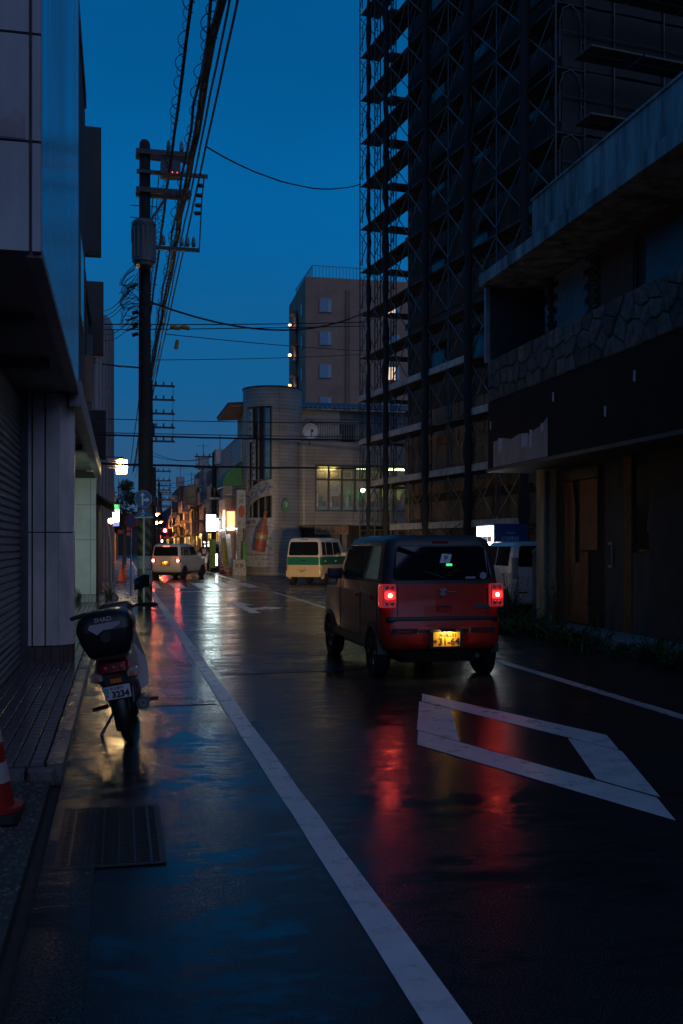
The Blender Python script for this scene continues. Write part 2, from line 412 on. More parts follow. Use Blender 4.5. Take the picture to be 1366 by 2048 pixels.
MB().box(-4.5,-3.2,18.6,30,0,3.46).build('wall', plaster_d, ab, world=True)
sh = MB().box(-1.25,-1.20,6.9,12.72,.10,3.4).build('roller_shutter', M('shutter_core', (.09,.09,.10), .5), ab, world=True)
slat_m = M('shutter_slat', (.20,.20,.215), .33, metal=.35, var=.25, scale=1.2, rvar=.08)
slm = MB().prism([(0,-2.9,-.036),(.022,-2.9,-.02),(.024,-2.9,.012),(.006,-2.9,.036)], (0,5.8,0)).mesh('slat', slat_m)
for i in range(40): inst('slat', slm, sh, (-1.198+.6, 9.81-6.8, .15+.081*i))
MB().box(-1.24,-1.10,12.74,12.84,.0,3.46).build('guide_rail', darksteel, ab, world=True)
# column with chamfered corner, tall panels and a tiled base
c1_ = MB().slab([(-1.22,12.95),(-.74,12.95),(-.59,13.10),(-.59,13.55),(-1.22,13.55)], .30, 3.47).build('column', M('column_joint', (.05,.05,.05), .7), ab, world=True)
for (x0,x1) in ((-1.21,-1.07),(-1.05,-.915),(-.895,-.745)):
    for (z0,z1) in ((.32,1.72),(1.735,3.46)): MB().box(x0,x1,12.925,12.955,z0,z1).build('panel', column_m, c1_, world=True)
for (z0,z1) in ((.32,1.72),(1.735,3.46)):
    MB().prism([(-.74,12.925,z0),(-.57,13.095,z0),(-.59,13.11,z0),(-.75,12.95,z0)], (0,0,z1-z0)).build('panel', column_m, c1_, world=True)
    MB().box(-.592,-.57,13.11,13.54,z0,z1).build('panel', column_m, c1_, world=True)
base_m = M('base_tile', (.13,.09,.075), .4, var=.3, scale=9)
MB().slab([(-1.23,12.945),(-.735,12.945),(-.575,13.105),(-.575,13.56),(-1.23,13.56)], .0, .30).build('plinth', M('plinth_joint', (.03,.03,.03), .7), ab, world=True)
for i in range(5): MB().box(-1.22+.097*i,-1.13+.097*i,12.915,12.948,.10,.305).build('base_tile', base_m, c1_, world=True)
for i in range(3):
    p = Vector((-.735+.052*i, 12.918+.052*i, .10)); q = p+Vector((.046,.046,0))
    MB().prism([p,q,q+Vector((-.02,.02,0)),p+Vector((-.02,.02,0))], (0,0,.205)).build('base_tile', base_m, c1_, world=True)
MB().bar((-1.13,12.90,.1),(-1.13,12.90,3.45), .035).build('conduit', M('conduit', (.25,.25,.24), .5), ab, world=True)
# far pier of the arcade, lit by the drinks machine
c2_ = MB().box(-1.25,-.60,26.55,27.2,.28,3.46).build('pier', M('pier_joint', (.06,.06,.06), .7), ab, world=True)
pier_m = M('pier_paint', (.62,.63,.60), .5, var=.12, scale=2)
for (x0,x1) in ((-1.25,-.745),(-.735,-.60)):
    for (z0,z1) in ((.30,1.70),(1.71,2.60),(2.61,3.29)): MB().box(x0,x1,26.53,26.555,z0,z1).build('panel', pier_m, c2_, world=True)
for i in range(7): MB().box(-1.25+.094*i,-1.165+.094*i,26.52,26.56,.09,.285).build('base_tile', M('pier_base', (.35,.36,.34), .4), c2_, world=True)
MB().box(-4.5,-1.26,26.56,30,0,3.46).build('wall', plaster_d, ab, world=True)
MB().box(-3.2,-1.2,18.6,26.55,0,.09).build('alcove_floor', concrete_wet, ab, world=True)
vm0 = empty('drinks_machine', (-1.95, 20.9, .1), 0); tag(vm0, 'lit drinks machine standing in the arcade behind the first column', 'vending machine')
MB().bbox(-.5,.5,-.7,0,0,1.85,.02).build('cabinet', white_paint, vm0)
MB().box(-.46,.46,.002,.02,.55,1.75).build('display', LAMP('machine_glow', (.72,1,.80), 10), vm0)
MB().box(-.42,.42,.002,.03,.12,.42).build('pick_up_flap', black, vm0)

# dark buildings further up the left side
dk = M('wall_dark', (.035,.034,.034), .7, var=.35, scale=1.5, streak=5)  # plain near-black wall tone, varied at random
dk2 = M('wall_brown_dark', (.055,.047,.042), .7, var=.3, scale=1.2, streak=4)  # plain dark brown wall tone
b2 = empty('dark_block', (-.7, 16, 0)); tag(b2, 'dark narrow upper block rising behind the metal fascia on the left', 'building')
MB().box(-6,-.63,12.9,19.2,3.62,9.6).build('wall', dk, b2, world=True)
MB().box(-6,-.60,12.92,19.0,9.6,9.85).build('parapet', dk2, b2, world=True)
for y in (14.0,16.4):
    f_ = MB().box(-.632,-.61,y,y+1.5,5.2,6.6).build('window', darksteel, b2, world=True)
    MB().box(-.612,-.606,y+.08,y+1.42,5.28,6.52).build('pane', M('pane_dusk', (.03,.04,.05), .1), f_, world=True)
b3 = empty('dark_shop_building', (-.8, 26, 0)); tag(b3, 'dark building with projecting signs past the arcade on the left', 'building')
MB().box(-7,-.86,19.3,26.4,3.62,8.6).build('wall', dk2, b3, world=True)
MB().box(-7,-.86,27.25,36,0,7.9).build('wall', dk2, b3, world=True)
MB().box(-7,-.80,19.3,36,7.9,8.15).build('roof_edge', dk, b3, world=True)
for y in (21,23.4,28.5,31):
    f_ = MB().box(-.862,-.83,y,y+1.4,4.9,6.3).build('window', darksteel, b3, world=True)
    MB().box(-.832,-.822,y+.07,y+1.33,4.97,6.23).build('pane', M('pane_dusk', (.03,.04,.05), .1), f_, world=True)
def projecting(name, label, x0, x1, y, z0, z1, mat, d=.28):
    s_ = empty(name, ((x0+x1)/2, y, z0)); tag(s_, label, 'sign')
    MB().bbox(x0,x1,y,y+d,z0,z1,.02).build('sign_box', mat, s_, world=True)
    MB().box(x0+.03,x1-.03,y-.012,y-.002,z0+.05,z1-.05).build('face', mat, s_, world=True)
    for z in (z0+.3,z1-.3): MB().bar((x0-.5,y+d/2,z),(x0+.02,y+d/2,z), .06).build('bracket', darksteel, s_, world=True)
    return s_
projecting('projecting_sign', 'tall dark projecting sign highest on the left, above the lower dark one', -1.02,-.43, 24.2, 8.4, 11.4, dk)
projecting('projecting_sign', 'dark projecting sign box below the tallest one, left of the utility pole', -1.2,-.46, 29.6, 7.0, 9.15, dk2)
projecting('projecting_sign', 'small brown projecting sign just past the end of the blue metal fascia', -.74,-.55, 20.0, 4.35, 5.25, M('brown_sign', (.22,.12,.06), .5))
projecting('projecting_sign', 'lower dark sign box between the fascia and the pale round tower', -.95,-.42, 31.5, 4.2, 5.7, dk)
projecting('projecting_sign', 'narrow blue-grey projecting sign beside the dark sign boxes', -1.05,-.72, 27.6, 5.2, 7.2, M('bluegrey_sign', (.08,.11,.14), .4))
rt = empty('round_tower', (-1.38, 46.5, 0)); tag(rt, 'pale ribbed round tower rising left of the utility pole', 'building')
MB().lathe([(1.10,0),(1.10,11.2),(1.06,11.6),(.9,11.85),(.5,11.95)], (-1.38,46.5,0), n=40).build('wall', M('tower_pale', (.30,.27,.27), .6, var=.15), rt, 40, world=True)
rib_ = MB().box(-.02,.02,-.02,.02,0,11.3).mesh('rib', M('tower_rib', (.22,.2,.2), .6))
for i in range(22):
    a = R(-150+i*9.5); inst('rib', rib_, rt, (1.11*math.cos(a), 1.11*math.sin(a), 0), (0,0,a))
MB().box(-9,-1.5,47,56,0,9).build('rear_wing', dk2, rt, world=True)

# ================================================================== right side: abandoned building with stone band
rb = empty('abandoned_building', (8.25, 16, 0)); tag(rb, 'dark abandoned building with stone band and stained concrete parapet on the right', 'building')
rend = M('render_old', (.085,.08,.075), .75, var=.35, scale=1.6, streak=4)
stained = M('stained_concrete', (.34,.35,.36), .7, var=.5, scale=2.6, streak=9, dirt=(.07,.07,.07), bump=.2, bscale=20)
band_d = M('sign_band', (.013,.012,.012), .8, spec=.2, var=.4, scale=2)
white_old = M('old_white_backing', (.36,.33,.32), .6, var=.25, scale=3, streak=4)
drip_m = M('lilac_paint_residue', (.55,.55,.66), .5, var=.1)
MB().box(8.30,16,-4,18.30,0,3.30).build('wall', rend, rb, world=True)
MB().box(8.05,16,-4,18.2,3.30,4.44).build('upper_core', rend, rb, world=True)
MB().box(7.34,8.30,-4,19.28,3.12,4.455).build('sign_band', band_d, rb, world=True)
MB().box(7.31,8.3,-4,19.30,3.05,3.115).build('band_lip', M('lip_dark', (.10,.09,.085), .6), rb, world=True)
pt = [(18.95,3.13),(16.35,3.13),(16.35,3.82),(16.6,3.70),(16.9,3.66),(17.2,3.60),(17.6,3.66),(18.0,3.60),(18.4,3.66),(18.95,3.64)]
MB().prism([(7.335,y,z) for y,z in pt], (-.012,0,0)).build('bare_backing', white_old, rb, world=True)
for (y,w_,z0,z1) in ((18.55,.24,3.36,3.66),(17.35,.30,3.34,3.63),(17.05,.12,3.30,3.66),(16.55,.12,3.52,3.72)):
    pp = [(y-w_/2,z1),(y+w_/2,z1+.02),(y+w_/2,z0+.12),(y+w_*.3,z0),(y,z0+.08),(y-w_*.3,z0+.02),(y-w_/2,z0+.15)]
    MB().prism([(7.322,a,b) for a,b in pp], (-.008,0,0)).build('paint_residue', drip_m, rb, world=True)
for (y,z) in ((19.1,3.9),(16.1,4.05),(14.2,3.55),(13.3,3.95)): MB().prism([(7.335,y,z),(7.335,y+.06,z+.02),(7.335,y+.05,z+.18),(7.335,y-.01,z+.16)], (-.006,0,0)).build('paint_residue', drip_m, rb, world=True)
# stones of the band, one by one
stone_ms = [M('stone_%d' % i, c, .75, var=.5, scale=7, bump=.8, bscale=18) for i, c in enumerate(((.12,.105,.095),(.16,.135,.12),(.085,.075,.07),(.18,.16,.145)))]
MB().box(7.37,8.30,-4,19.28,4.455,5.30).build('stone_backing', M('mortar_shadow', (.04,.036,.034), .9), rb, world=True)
rnd = random.Random(3); seeds = []
for i in range(30):
    for j in range(3):
        seeds.append((9.4+i*.34+rnd.uniform(-.16,.16)+(.17 if j%2 else 0), 4.47+.14+j*.285+rnd.uniform(-.11,.11)))
def clip(poly, p, q):
    mx_, my_ = (p[0]+q[0])/2, (p[1]+q[1])/2; nx, ny = q[0]-p[0], q[1]-p[1]; out = []
    for i in range(len(poly)):
        a, b = poly[i], poly[(i+1)%len(poly)]
        da = (a[0]-mx_)*nx+(a[1]-my_)*ny; db = (b[0]-mx_)*nx+(b[1]-my_)*ny
        if da <= 0: out.append(a)
        if da*db < 0:
            t = da/(da-db); out.append((a[0]+(b[0]-a[0])*t, a[1]+(b[1]-a[1])*t))
    return out
for p in seeds:
    poly = [(9.2,4.465),(19.27,4.465),(19.27,5.31),(9.2,5.31)]
    for q in seeds:
        if q != p and abs(q[0]-p[0]) < 1.1:
            poly = clip(poly, p, q)
            if not poly: break
    if len(poly) < 3: continue
    cx = sum(a for a,b in poly)/len(poly); cz = sum(b for a,b in poly)/len(poly)
    ins = [(a+(cx-a)*.05, b+(cz-b)*.05) for a,b in poly]; inn = [(a+(cx-a)*rnd.uniform(.12,.24), b+(cz-b)*rnd.uniform(.12,.24)) for a,b in poly]
    n = len(poly); h = rnd.uniform(.03,.065); k = MB()
    k.add([(7.37,a,b) for a,b in ins]+[(7.37-h*.6,a,b) for a,b in ins]+[(7.37-h*rnd.uniform(.85,1.1),a,b) for a,b in inn],
          [(i,(i+1)%n,(i+1)%n+n,i+n) for i in range(n)]+[(i+n,(i+1)%n+n,(i+1)%n+2*n,i+2*n) for i in range(n)]+[tuple(range(2*n,3*n))])
    k.build('stone', rnd.choice(stone_ms), rb, 25, world=True)
# upper storey behind the balcony, slab and parapet
brick_bg = M('brick_dark', (.10,.06,.05), .8, var=.3, scale=12)
MB().box(8.32,16,-4,18.25,5.30,6.84).build('upper_wall', brick_bg, rb, world=True)
jag = [(18.15,5.3)]
zz = 5.3; k = 0
while zz < 6.75: jag.append((18.05+(.14 if k%2 else -.02)+rnd.uniform(-.05,.05), zz)); jag.append((jag[-1][0], min(zz+.13,6.83))); zz += .13; k += 1
left = []; zz = 5.3; k = 0
while zz < 6.75: x = 16.75+(.16 if k%2 else 0)+rnd.uniform(-.06,.06); left.append((x, zz)); left.append((x, min(zz+.13,6.83))); zz += .13; k += 1
MB().prism([(8.32,y,z) for y,z in jag[1:]+left[::-1]], (-.02,0,0)).build('plaster_patch', M('plaster_white', (.38,.38,.40), .7, var=.2), rb, world=True)
bk = MB().bbox(-.03,.03,-.10,.10,-.03,.03,.006).mesh('brick', M('brick_red_dark', (.16,.075,.05), .75, var=.4, scale=20))
for side in (18.32, 16.45):
    for i in range(18): inst('brick', bk, rb, (8.305-8.25, side-16+(.08 if i%2 else 0), 5.36+.082*i))
for (y0,y1,m_) in ((15.0,16.2,M('shutter_board', (.14,.07,.04), .7, var=.4, scale=6, streak=6)),(12.2,14.7,M('pane_blue_dark', (.05,.07,.09), .3))):
    f_ = MB().box(8.28,8.33,y0,y1,5.32,6.6).build('window', black, rb, world=True)
    MB().box(8.262,8.279,y0+.06,y1-.06,5.36,6.54).build('pane', m_, f_, world=True)
MB().box(7.20,16,-4,19.42,6.86,7.10).build('roof_slab', stained, rb, world=True)
MB().box(7.30,7.46,-4,16.95,7.102,7.80).build('parapet', stained, rb, world=True)
MB().box(7.27,7.49,-4,16.97,7.802,7.84).build('coping', stained, rb, world=True)
MB().box(7.40,8.60,19.32,19.37,5.42,6.85).build('end_panel', M('end_panel', (.075,.075,.08), .35, var=.3, scale=2), rb, world=True)
MB().box(7.30,7.39,19.30,19.40,5.3,6.85).build('panel_frame', M('pale_frame', (.30,.28,.33), .5), rb, world=True)
MB().box(7.392,8.65,19.30,19.39,5.34,5.42).build('panel_frame', darksteel, rb, world=True)
# ground floor: pier, doorway, windows
MB().box(8.02,8.28,18.06,18.42,0,3.05).build('corner_pier', M('pier_tan', (.50,.39,.26), .7, var=.4, scale=4, streak=4), rb, world=True)
MB().bar((8.0,17.98,0),(8.0,17.98,2.95), .04).build('down_pipe', M('pipe_grey', (.25,.25,.25), .5), rb, world=True)
door = MB().box(8.255,8.30,15.95,17.62,.12,3.0).build('doorway', M('doorway_dark', (.01,.01,.01), .8), rb, world=True)
od = M('ochre_door', (.22,.085,.03), .6, var=.3, scale=3)
MB().prism([(8.25,17.6,.14),(8.25,16.62,.14),(8.25,16.62,1.45),(8.25,16.95,1.45),(8.25,16.95,1.25),(8.25,17.15,1.25),(8.25,17.15,2.3),(8.25,17.25,2.75),(8.25,17.6,2.75)], (-.02,0,0)).build('door_leaf', od, door, world=True)
MB().box(8.23,8.25,16.25,16.95,1.48,2.75).build('curtain', od, door, world=True)
MB().box(8.21,8.252,16.2,17.6,2.77,2.98).build('transom_lattice', M('lattice', (.06,.05,.04), .6), door, world=True)
MB().box(8.20,8.30,15.25,15.92,0,3.04).build('wall_pier', rend, rb, world=True)
ic = MB().bbox(8.17,8.198,15.62,15.76,1.18,1.62,.01).build('intercom', M('intercom_beige', (.36,.34,.31), .5), rb, world=True)
MB().box(8.160,8.171,15.645,15.735,1.23,1.57).build('faceplate', rend, ic, world=True)
MB().box(8.19,8.30,14.98,15.24,0,3.04).build('wall_strip', M('ochre_wall', (.20,.09,.03), .7, var=.3), rb, world=True)
wn = MB().box(8.24,8.31,14.32,14.96,1.45,3.0).build('window', black, rb, world=True)
MB().box(8.23,8.239,14.38,14.9,1.5,2.95).build('pane', M('pane_black', (.012,.014,.018), .12), wn, world=True)
MB().prism([(8.222,14.34,1.7),(8.222,14.55,1.8),(8.222,14.45,2.3),(8.222,14.34,2.4)], (.006,0,0)).build('torn_sheet', M('blue_sheet', (.05,.08,.16), .6), wn, world=True)
MB().box(8.2,8.31,14.32,14.96,0,1.44).build('sill_wall', rend, rb, world=True)
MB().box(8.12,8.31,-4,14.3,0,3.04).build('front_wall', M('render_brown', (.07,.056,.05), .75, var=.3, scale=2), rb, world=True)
MB().box(7.4,8.30,-4,18.5,-.04,.11).build('step', concrete, rb, world=True)

# ================================================================== building under scaffolding
U = Vector((.127,-.992,0)).normalized(); N = Vector((.992,.127,0)).normalized(); A = Vector((9.54,39.57,0))
ang = math.atan2(U.y, U.x)
def S(s, n_, z=0): return A+U*s+N*n_+Vector((0,0,z))
ob = empty('stripped_building', S(8,6)); tag(ob, 'tall dark concrete building stripped behind the scaffolding', 'building')
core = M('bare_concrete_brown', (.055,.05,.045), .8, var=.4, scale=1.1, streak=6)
def wallbox(s0, s1, n0, n1, z0, z1): return MB().prism([S(s0,n0,z0),S(s1,n0,z0),S(s1,n1,z0),S(s0,n1,z0)], (0,0,z1-z0))
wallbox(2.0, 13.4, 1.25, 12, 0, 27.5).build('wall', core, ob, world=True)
for k_ in range(8):
    z = 3.2+3.4*k_
    wallbox(1.9, 13.5, 1.18, 12.1, z, z+.22).build('floor_edge', M('slab_edge', (.06,.055,.05), .8, var=.3), ob, world=True)
    for s in (4.2, 7.6, 11.0):
        f_ = wallbox(s, s+1.5, 1.19, 1.26, z+1.0, z+2.4).build('window', M('opening_frame', (.05,.05,.05), .7), ob, world=True)
        wallbox(s+.08, s+1.42, 1.182, 1.192, z+1.08, z+2.32).build('pane', M('pane_black', (.012,.014,.018), .12), f_, world=True)
lamplit_m = M('lamplit_brown', (.20,.145,.09), .7, var=.45, scale=1.5, streak=7)  # lighter brown boards carry the lamp light on the lower wall as colour
for i in range(12):
    for (z0,z1) in ((.1,1.9),(1.92,3.15),(3.45,5.2),(5.22,6.55)): wallbox(2.05+.94*i, 2.97+.94*i, 1.10+random.uniform(0,.02), 1.165, z0, z1).build('lamplit_board', lamplit_m, ob, world=True)
for i in range(0): wallbox(2.3+1.0*i, 2.33+1.0*i, 1.225, 1.26, .1, 3.15).build('board_joint', M('joint_dark', (.05,.04,.03), .8), ob, world=True)
sf = empty('scaffolding', S(7,.4)); tag(sf, 'tall steel frame scaffolding with decks and tied-up netting around the dark building', 'scaffolding')
BAY, LIFT, Z0, NB, NL = 1.64, 1.75, .43, 9, 15
scm = M('scaffold_tube', (.075,.078,.08), .5, metal=.3, var=.5, scale=5, dirt=(.06,.045,.035))
deckm = M('deck_boards', (.07,.062,.055), .7, var=.3, scale=3)
def frame_mesh():
    k = MB(); r = .024
    for x in (0, .9): k.tube([(x,0,0),(x,0,LIFT)], r, 6)
    k.tube([(0,0,LIFT-.03),(.9,0,LIFT-.03)], r, 6)
    k.tube([(.12,0,.25),(.12,0,LIFT-.5),(.22,0,LIFT-.18),(.45,0,LIFT-.04)], .016, 5)
    k.tube([(.78,0,.25),(.78,0,LIFT-.5),(.68,0,LIFT-.18),(.45,0,LIFT-.04)], .016, 5)
    for z in (.3,.75,1.2):
        k.tube([(0,0,z),(.12,0,z)], .013, 5); k.tube([(.9,0,z),(.78,0,z)], .013, 5)
    return k.mesh('frame', scm, 40)
fme = frame_mesh()
bme = MB().bar((0,0,.12),(BAY,0,LIFT-.15),.028).bar((0,.01,LIFT-.15),(BAY,.01,.12),.028).mesh('cross_brace', M('brace_tube', (.15,.145,.14), .45, metal=.3, var=.4, scale=4))
dme = MB().box(.03,BAY-.03,.06,.45,-.05,0).box(.03,BAY-.03,.48,.86,-.05,-.002).mesh('deck', deckm)
tme = MB().box(.02,BAY-.02,-.045,-.02,.0,.22).mesh('toe_board', M('toe_board_grey', (.42,.40,.37), .6, var=.25, scale=4, dirt=(.24,.22,.2)))
hme = MB().tube([(0,0,0),(BAY,0,0)], .02, 6).mesh('guard_rail', scm)
inv = ROOT[sf.name].inverted()
toe = {0: range(2,8), 1: range(0,9), 2: (0,1,2,3,6), 3: range(0,6)}
for lf in range(NL):
    z = Z0+LIFT*lf
    for i in range(NB+1):
        inst('frame', fme, sf, inv @ S(BAY*i, 0, z), (0,0,math.atan2(N.y,N.x)))
        if i < NB:
            inst('cross_brace', bme, sf, inv @ S(BAY*i, -.03, z), (0,0,ang))
            if lf: inst('deck', dme, sf, inv @ S(BAY*i, 0, z), (0,0,ang))
            if lf-1 in toe and i in toe[lf-1]: inst('toe_board', tme, sf, inv @ S(BAY*i, -.02, z-.05), (R(random.uniform(-2,2)),0,ang))
    # return along the end that faces the camera
    for i in range(1, 6):
        inst('frame', fme, sf, inv @ S(BAY*NB, .2+BAY*i, z), (0,0,ang+math.pi))
        if lf:
            inst('deck', dme, sf, inv @ S(BAY*NB+.45, .2+BAY*(i-1), z), (0,0,ang+math.pi/2), (1,-1,1))
            inst('guard_rail', hme, sf, inv @ S(BAY*NB+.04, .2+BAY*(i-1), z+.95), (0,0,math.atan2(N.y,N.x)))
    if lf:  # far end return
        inst('deck', dme, sf, inv @ S(-.02, .95, z), (0,0,math.atan2(N.y,N.x)), (1.5,-1,1))
        inst('frame', fme, sf, inv @ S(-.9, .95+BAY*1.5, z), (0,0,ang))
# tied-up dust netting hanging down the outer standards
net_m = M('black_netting', (.014,.014,.016), .85, bump=.6, bscale=25)
for (k_, r0, off) in ((1,.085,-.35),(2,.115,-.2),(4,.13,.1),(6,.15,0),(8,.15,.2)):
    pts = []; rs = []; z = .6
    while z < 26.5:
        tie = (int((z-.43)/LIFT*2) % 2)
        pts.append(S(BAY*k_+off+random.uniform(-.03,.03), -.13+random.uniform(-.03,.03), z)); rs.append(r0*random.uniform(.75,1.2)*(.85 if tie else 1.1)); z += .38
    MB().tube(pts, rs, 8).build('netting_bundle', net_m, sf, 60, world=True)
# ladders between decks
lme = MB().tube([(0,0,0),(1.3,0,LIFT)], .02, 5).tube([(0,.3,0),(1.3,.3,LIFT)], .02, 5)
for i in range(6): lme.tube([(.2*i+.15,0,(.2*i+.15)*LIFT/1.3),(.2*i+.15,.3,(.2*i+.15)*LIFT/1.3)], .015, 5)
lme = lme.mesh('stair', steel)
for lf in range(1, 8): inst('stair', lme, sf, inv @ S(BAY*5+.2, .35, Z0+LIFT*lf), (0,0,ang))

# added dark sheets that put shade on the end that faces the camera
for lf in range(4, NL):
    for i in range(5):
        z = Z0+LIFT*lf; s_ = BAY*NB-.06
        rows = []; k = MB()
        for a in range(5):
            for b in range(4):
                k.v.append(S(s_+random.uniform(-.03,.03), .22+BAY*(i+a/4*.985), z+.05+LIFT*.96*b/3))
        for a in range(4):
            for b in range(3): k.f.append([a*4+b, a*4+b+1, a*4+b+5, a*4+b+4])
        k.build('darkening_sheet', M('darkening_sheet', (.020,.019,.018), .8, var=.3, scale=3), sf, 60, world=True)

# drinks machine with lit front, low block wall
vm = empty('drinks_machine', (8.73, 23.2, 0)); tag(vm, 'blue drinks machine with bright lit front beside the parked white car', 'vending machine')
navy = M('machine_navy', (.025,.06,.20), .35, var=.1)
MB().box(8.75,9.65,22.55,23.85,0,.2).build('plinth', concrete, vm, world=True)
MB().bbox(8.76,9.62,22.6,23.8,.2,2.08,.02).build('cabinet', navy, vm, world=True)
MB().box(8.735,8.758,22.66,23.74,1.18,2.03).build('display', LAMP('machine_front', (.92,1,.97), 8), vm, world=True)
MB().box(8.735,8.758,22.66,23.74,.3,1.14).build('lower_panel', M('machine_white', (.6,.6,.6), .4), vm, world=True)
for i in range(9):
    for j in range(2):
        MB().lathe([(.03,0),(.033,.02),(.033,.13),(.022,.15)], (8.72,22.74+.115*i,1.28+.36*j), n=10).build('can', M('can_%d' % (i%3), ((.5,.1,.08),(.1,.2,.5),(.6,.55,.4))[i%3], .3), vm, 40, world=True)
prt = M('machine_print', (.45,.66,.90), .5)
cxm = 9.17
lettering('COFFEE', .13, prt, vm, (cxm,22.595,1.72)); lettering('BOSS', .26, prt, vm, (cxm,22.595,.98))
MB().lathe([(.20,0),(.20,.006),(.175,.006),(.175,0)], (cxm,22.59,1.42), axis='Y', n=32, ring=True).build('emblem_ring', prt, vm, world=True)
MB().lathe([(.09,0),(.09,.006),(.01,.007)], (cxm,22.589,1.44), axis='Y', n=20).build('emblem_disc', prt, vm, world=True)
lettering('SUNTORY', .05, prt, vm, (cxm,22.595,1.86))
bw = empty('block_wall', (8.7, 19.6, 0)); tag(bw, 'short grey concrete block wall between the white car and the corner pier', 'wall')
MB().prism([(8.46,19.5,0),(9.1,19.5,0),(9.1,19.5,1.62),(8.72,19.5,1.58),(8.46,19.5,1.40)], (0,.15,0)).build('wall_panel', concrete, bw, world=True)
MB().prism([(8.44,19.49,1.40),(8.44,19.66,1.40),(8.72,19.66,1.585),(8.72,19.49,1.585)], (0,0,.04)).build('coping', concrete, bw, world=True)

# ================================================================== corner building with round tiled tower
def tiled(name, col, joint, bw, bh):
    m = bpy.data.materials.new(name); m.use_nodes = True; MATS[name] = m
    n, l = m.node_tree.nodes, m.node_tree.links; b = n['Principled BSDF']; b.inputs['Roughness'].default_value = .38
    g = n.new('ShaderNodeNewGeometry'); s_ = n.new('ShaderNodeSeparateXYZ'); l.new(g.outputs['Position'], s_.inputs[0])
    ad = n.new('ShaderNodeMath'); ad.operation = 'ADD'; l.new(s_.outputs['X'], ad.inputs[0]); l.new(s_.outputs['Y'], ad.inputs[1])
    cb = n.new('ShaderNodeCombineXYZ'); l.new(ad.outputs[0], cb.inputs[0]); l.new(s_.outputs['Z'], cb.inputs[1])
    br = n.new('ShaderNodeTexBrick'); l.new(cb.outputs[0], br.inputs['Vector']); br.inputs['Scale'].default_value = 1
    br.inputs['Brick Width'].default_value = bw; br.inputs['Row Height'].default_value = bh; br.inputs['Mortar Size'].default_value = bh*.09
    br.inputs['Color1'].default_value = (*col, 1); br.inputs['Color2'].default_value = (*[c*.82 for c in col], 1); br.inputs['Mortar'].default_value = (*joint, 1)
    br.offset = 0
    ns = n.new('ShaderNodeTexNoise'); ns.inputs['Scale'].default_value = .9; ns.inputs['Detail'].default_value = 5; l.new(g.outputs['Position'], ns.inputs['Vector'])
    mr = n.new('ShaderNodeMapRange'); l.new(ns.outputs[0], mr.inputs[0]); mr.inputs[1].default_value = .3; mr.inputs[2].default_value = .7; mr.inputs[3].default_value = .7; mr.inputs[4].default_value = 1.05
    vm_ = n.new('ShaderNodeVectorMath'); vm_.operation = 'SCALE'; l.new(br.outputs[0], vm_.inputs[0]); l.new(mr.outputs[0], vm_.inputs[3])
    l.new(vm_.outputs[0], b.inputs['Base Color'])
    bp = n.new('ShaderNodeBump'); bp.inputs['Strength'].default_value = .25; bp.inputs['Distance'].default_value = .02; bp.invert = True
    l.new(br.outputs['Fac'], bp.inputs['Height']); l.new(bp.outputs[0], b.inputs['Normal'])
    return m
cream_tile = tiled('cream_facade_tile', (.40,.345,.29), (.24,.205,.17), 2.4, .19)
cb_ = empty('corner_building', (9, 53, 0)); tag(cb_, 'cream tiled corner building with round tower and lit restaurant windows', 'building')
TC = Vector((8.02, 53.4, 0)); TR = 1.58
def deg_px(px, d=52): v = at(px, 1090, d)-TC; return math.atan2(v.y, v.x)
# tower wall: full drum above and below, split around the tall window
AW0, AW1 = R(-158), R(-99)                       # window opening, seen from the junction
MB().arc(TC, TR, R(-260), R(20), 8.85, 9.85, .25, 40).build('tower_top', cream_tile, cb_, 50, world=True)
MB().arc(TC, TR, AW1, R(20), 2.55, 8.85, .25, 20).build('tower_wall', cream_tile, cb_, 50, world=True)
MB().arc(TC, TR, R(-260), AW0, 2.55, 8.85, .25, 14).build('tower_wall', cream_tile, cb_, 50, world=True)
MB().arc(TC, TR, R(-260), R(20), 0, 2.55, .25, 40).build('tower_base', cream_tile, cb_, 50, world=True)
MB().lathe([(TR-.02,9.85),(TR+.04,9.86),(TR+.04,9.93),(.1,9.95)], (TC.x,TC.y,0), n=40).build('tower_cap', darksteel, cb_, 40, world=True)
MB().lathe([(TR-.5,2.6),(TR-.5,8.9)], (TC.x,TC.y,0), n=30).build('stairwell', M('stairwell_dark', (.05,.045,.04), .6, var=.3), cb_, 50, world=True)
wn = MB().arc(TC, TR-.16, AW0, AW1, 2.6, 8.85, .012, 14).build('tower_window', M('tower_glass', (.02,.025,.03), .08), cb_, 50, world=True)
for t in (AW0+.02, AW0+(AW1-AW0)*.22, AW0+(AW1-AW0)*.5, AW0+(AW1-AW0)*.76, AW1-.02):
    p = TC+Vector((math.cos(t), math.sin(t), 0))*(TR-.13)
    MB().bar((p.x,p.y,2.6),(p.x,p.y,8.85), .09).build('mullion', darksteel, wn, world=True)
for z in (4.9, 4.2): MB().arc(TC, TR-.10, AW0, AW1, z, z+.14, .08, 12).build('transom', M('transom_brown', (.10,.075,.06), .5), wn, world=True)
def arc_sign(name, label, t0, t1, z0, z1, mat, parent=None, r=TR-.05, text=None, tm=None):
    o = MB().arc(TC, r, t0, t1, z0, z1, .03, 6).build(name, mat, None, 50)
    tag(o, label, 'sign'); return o
w_ = AW1-AW0
def col_text(body, x, mat, t, z0, z1, parent, r):
    n_ = len(body); u = Vector((math.cos(t), math.sin(t), 0)); rgt = Vector((-math.sin(t), math.cos(t), 0))
    for i, ch in enumerate(body):
        p = TC+u*r; lettering(ch, x, mat, parent, (p.x, p.y, z1-(i+.5)*(z1-z0)/n_), right=rgt)
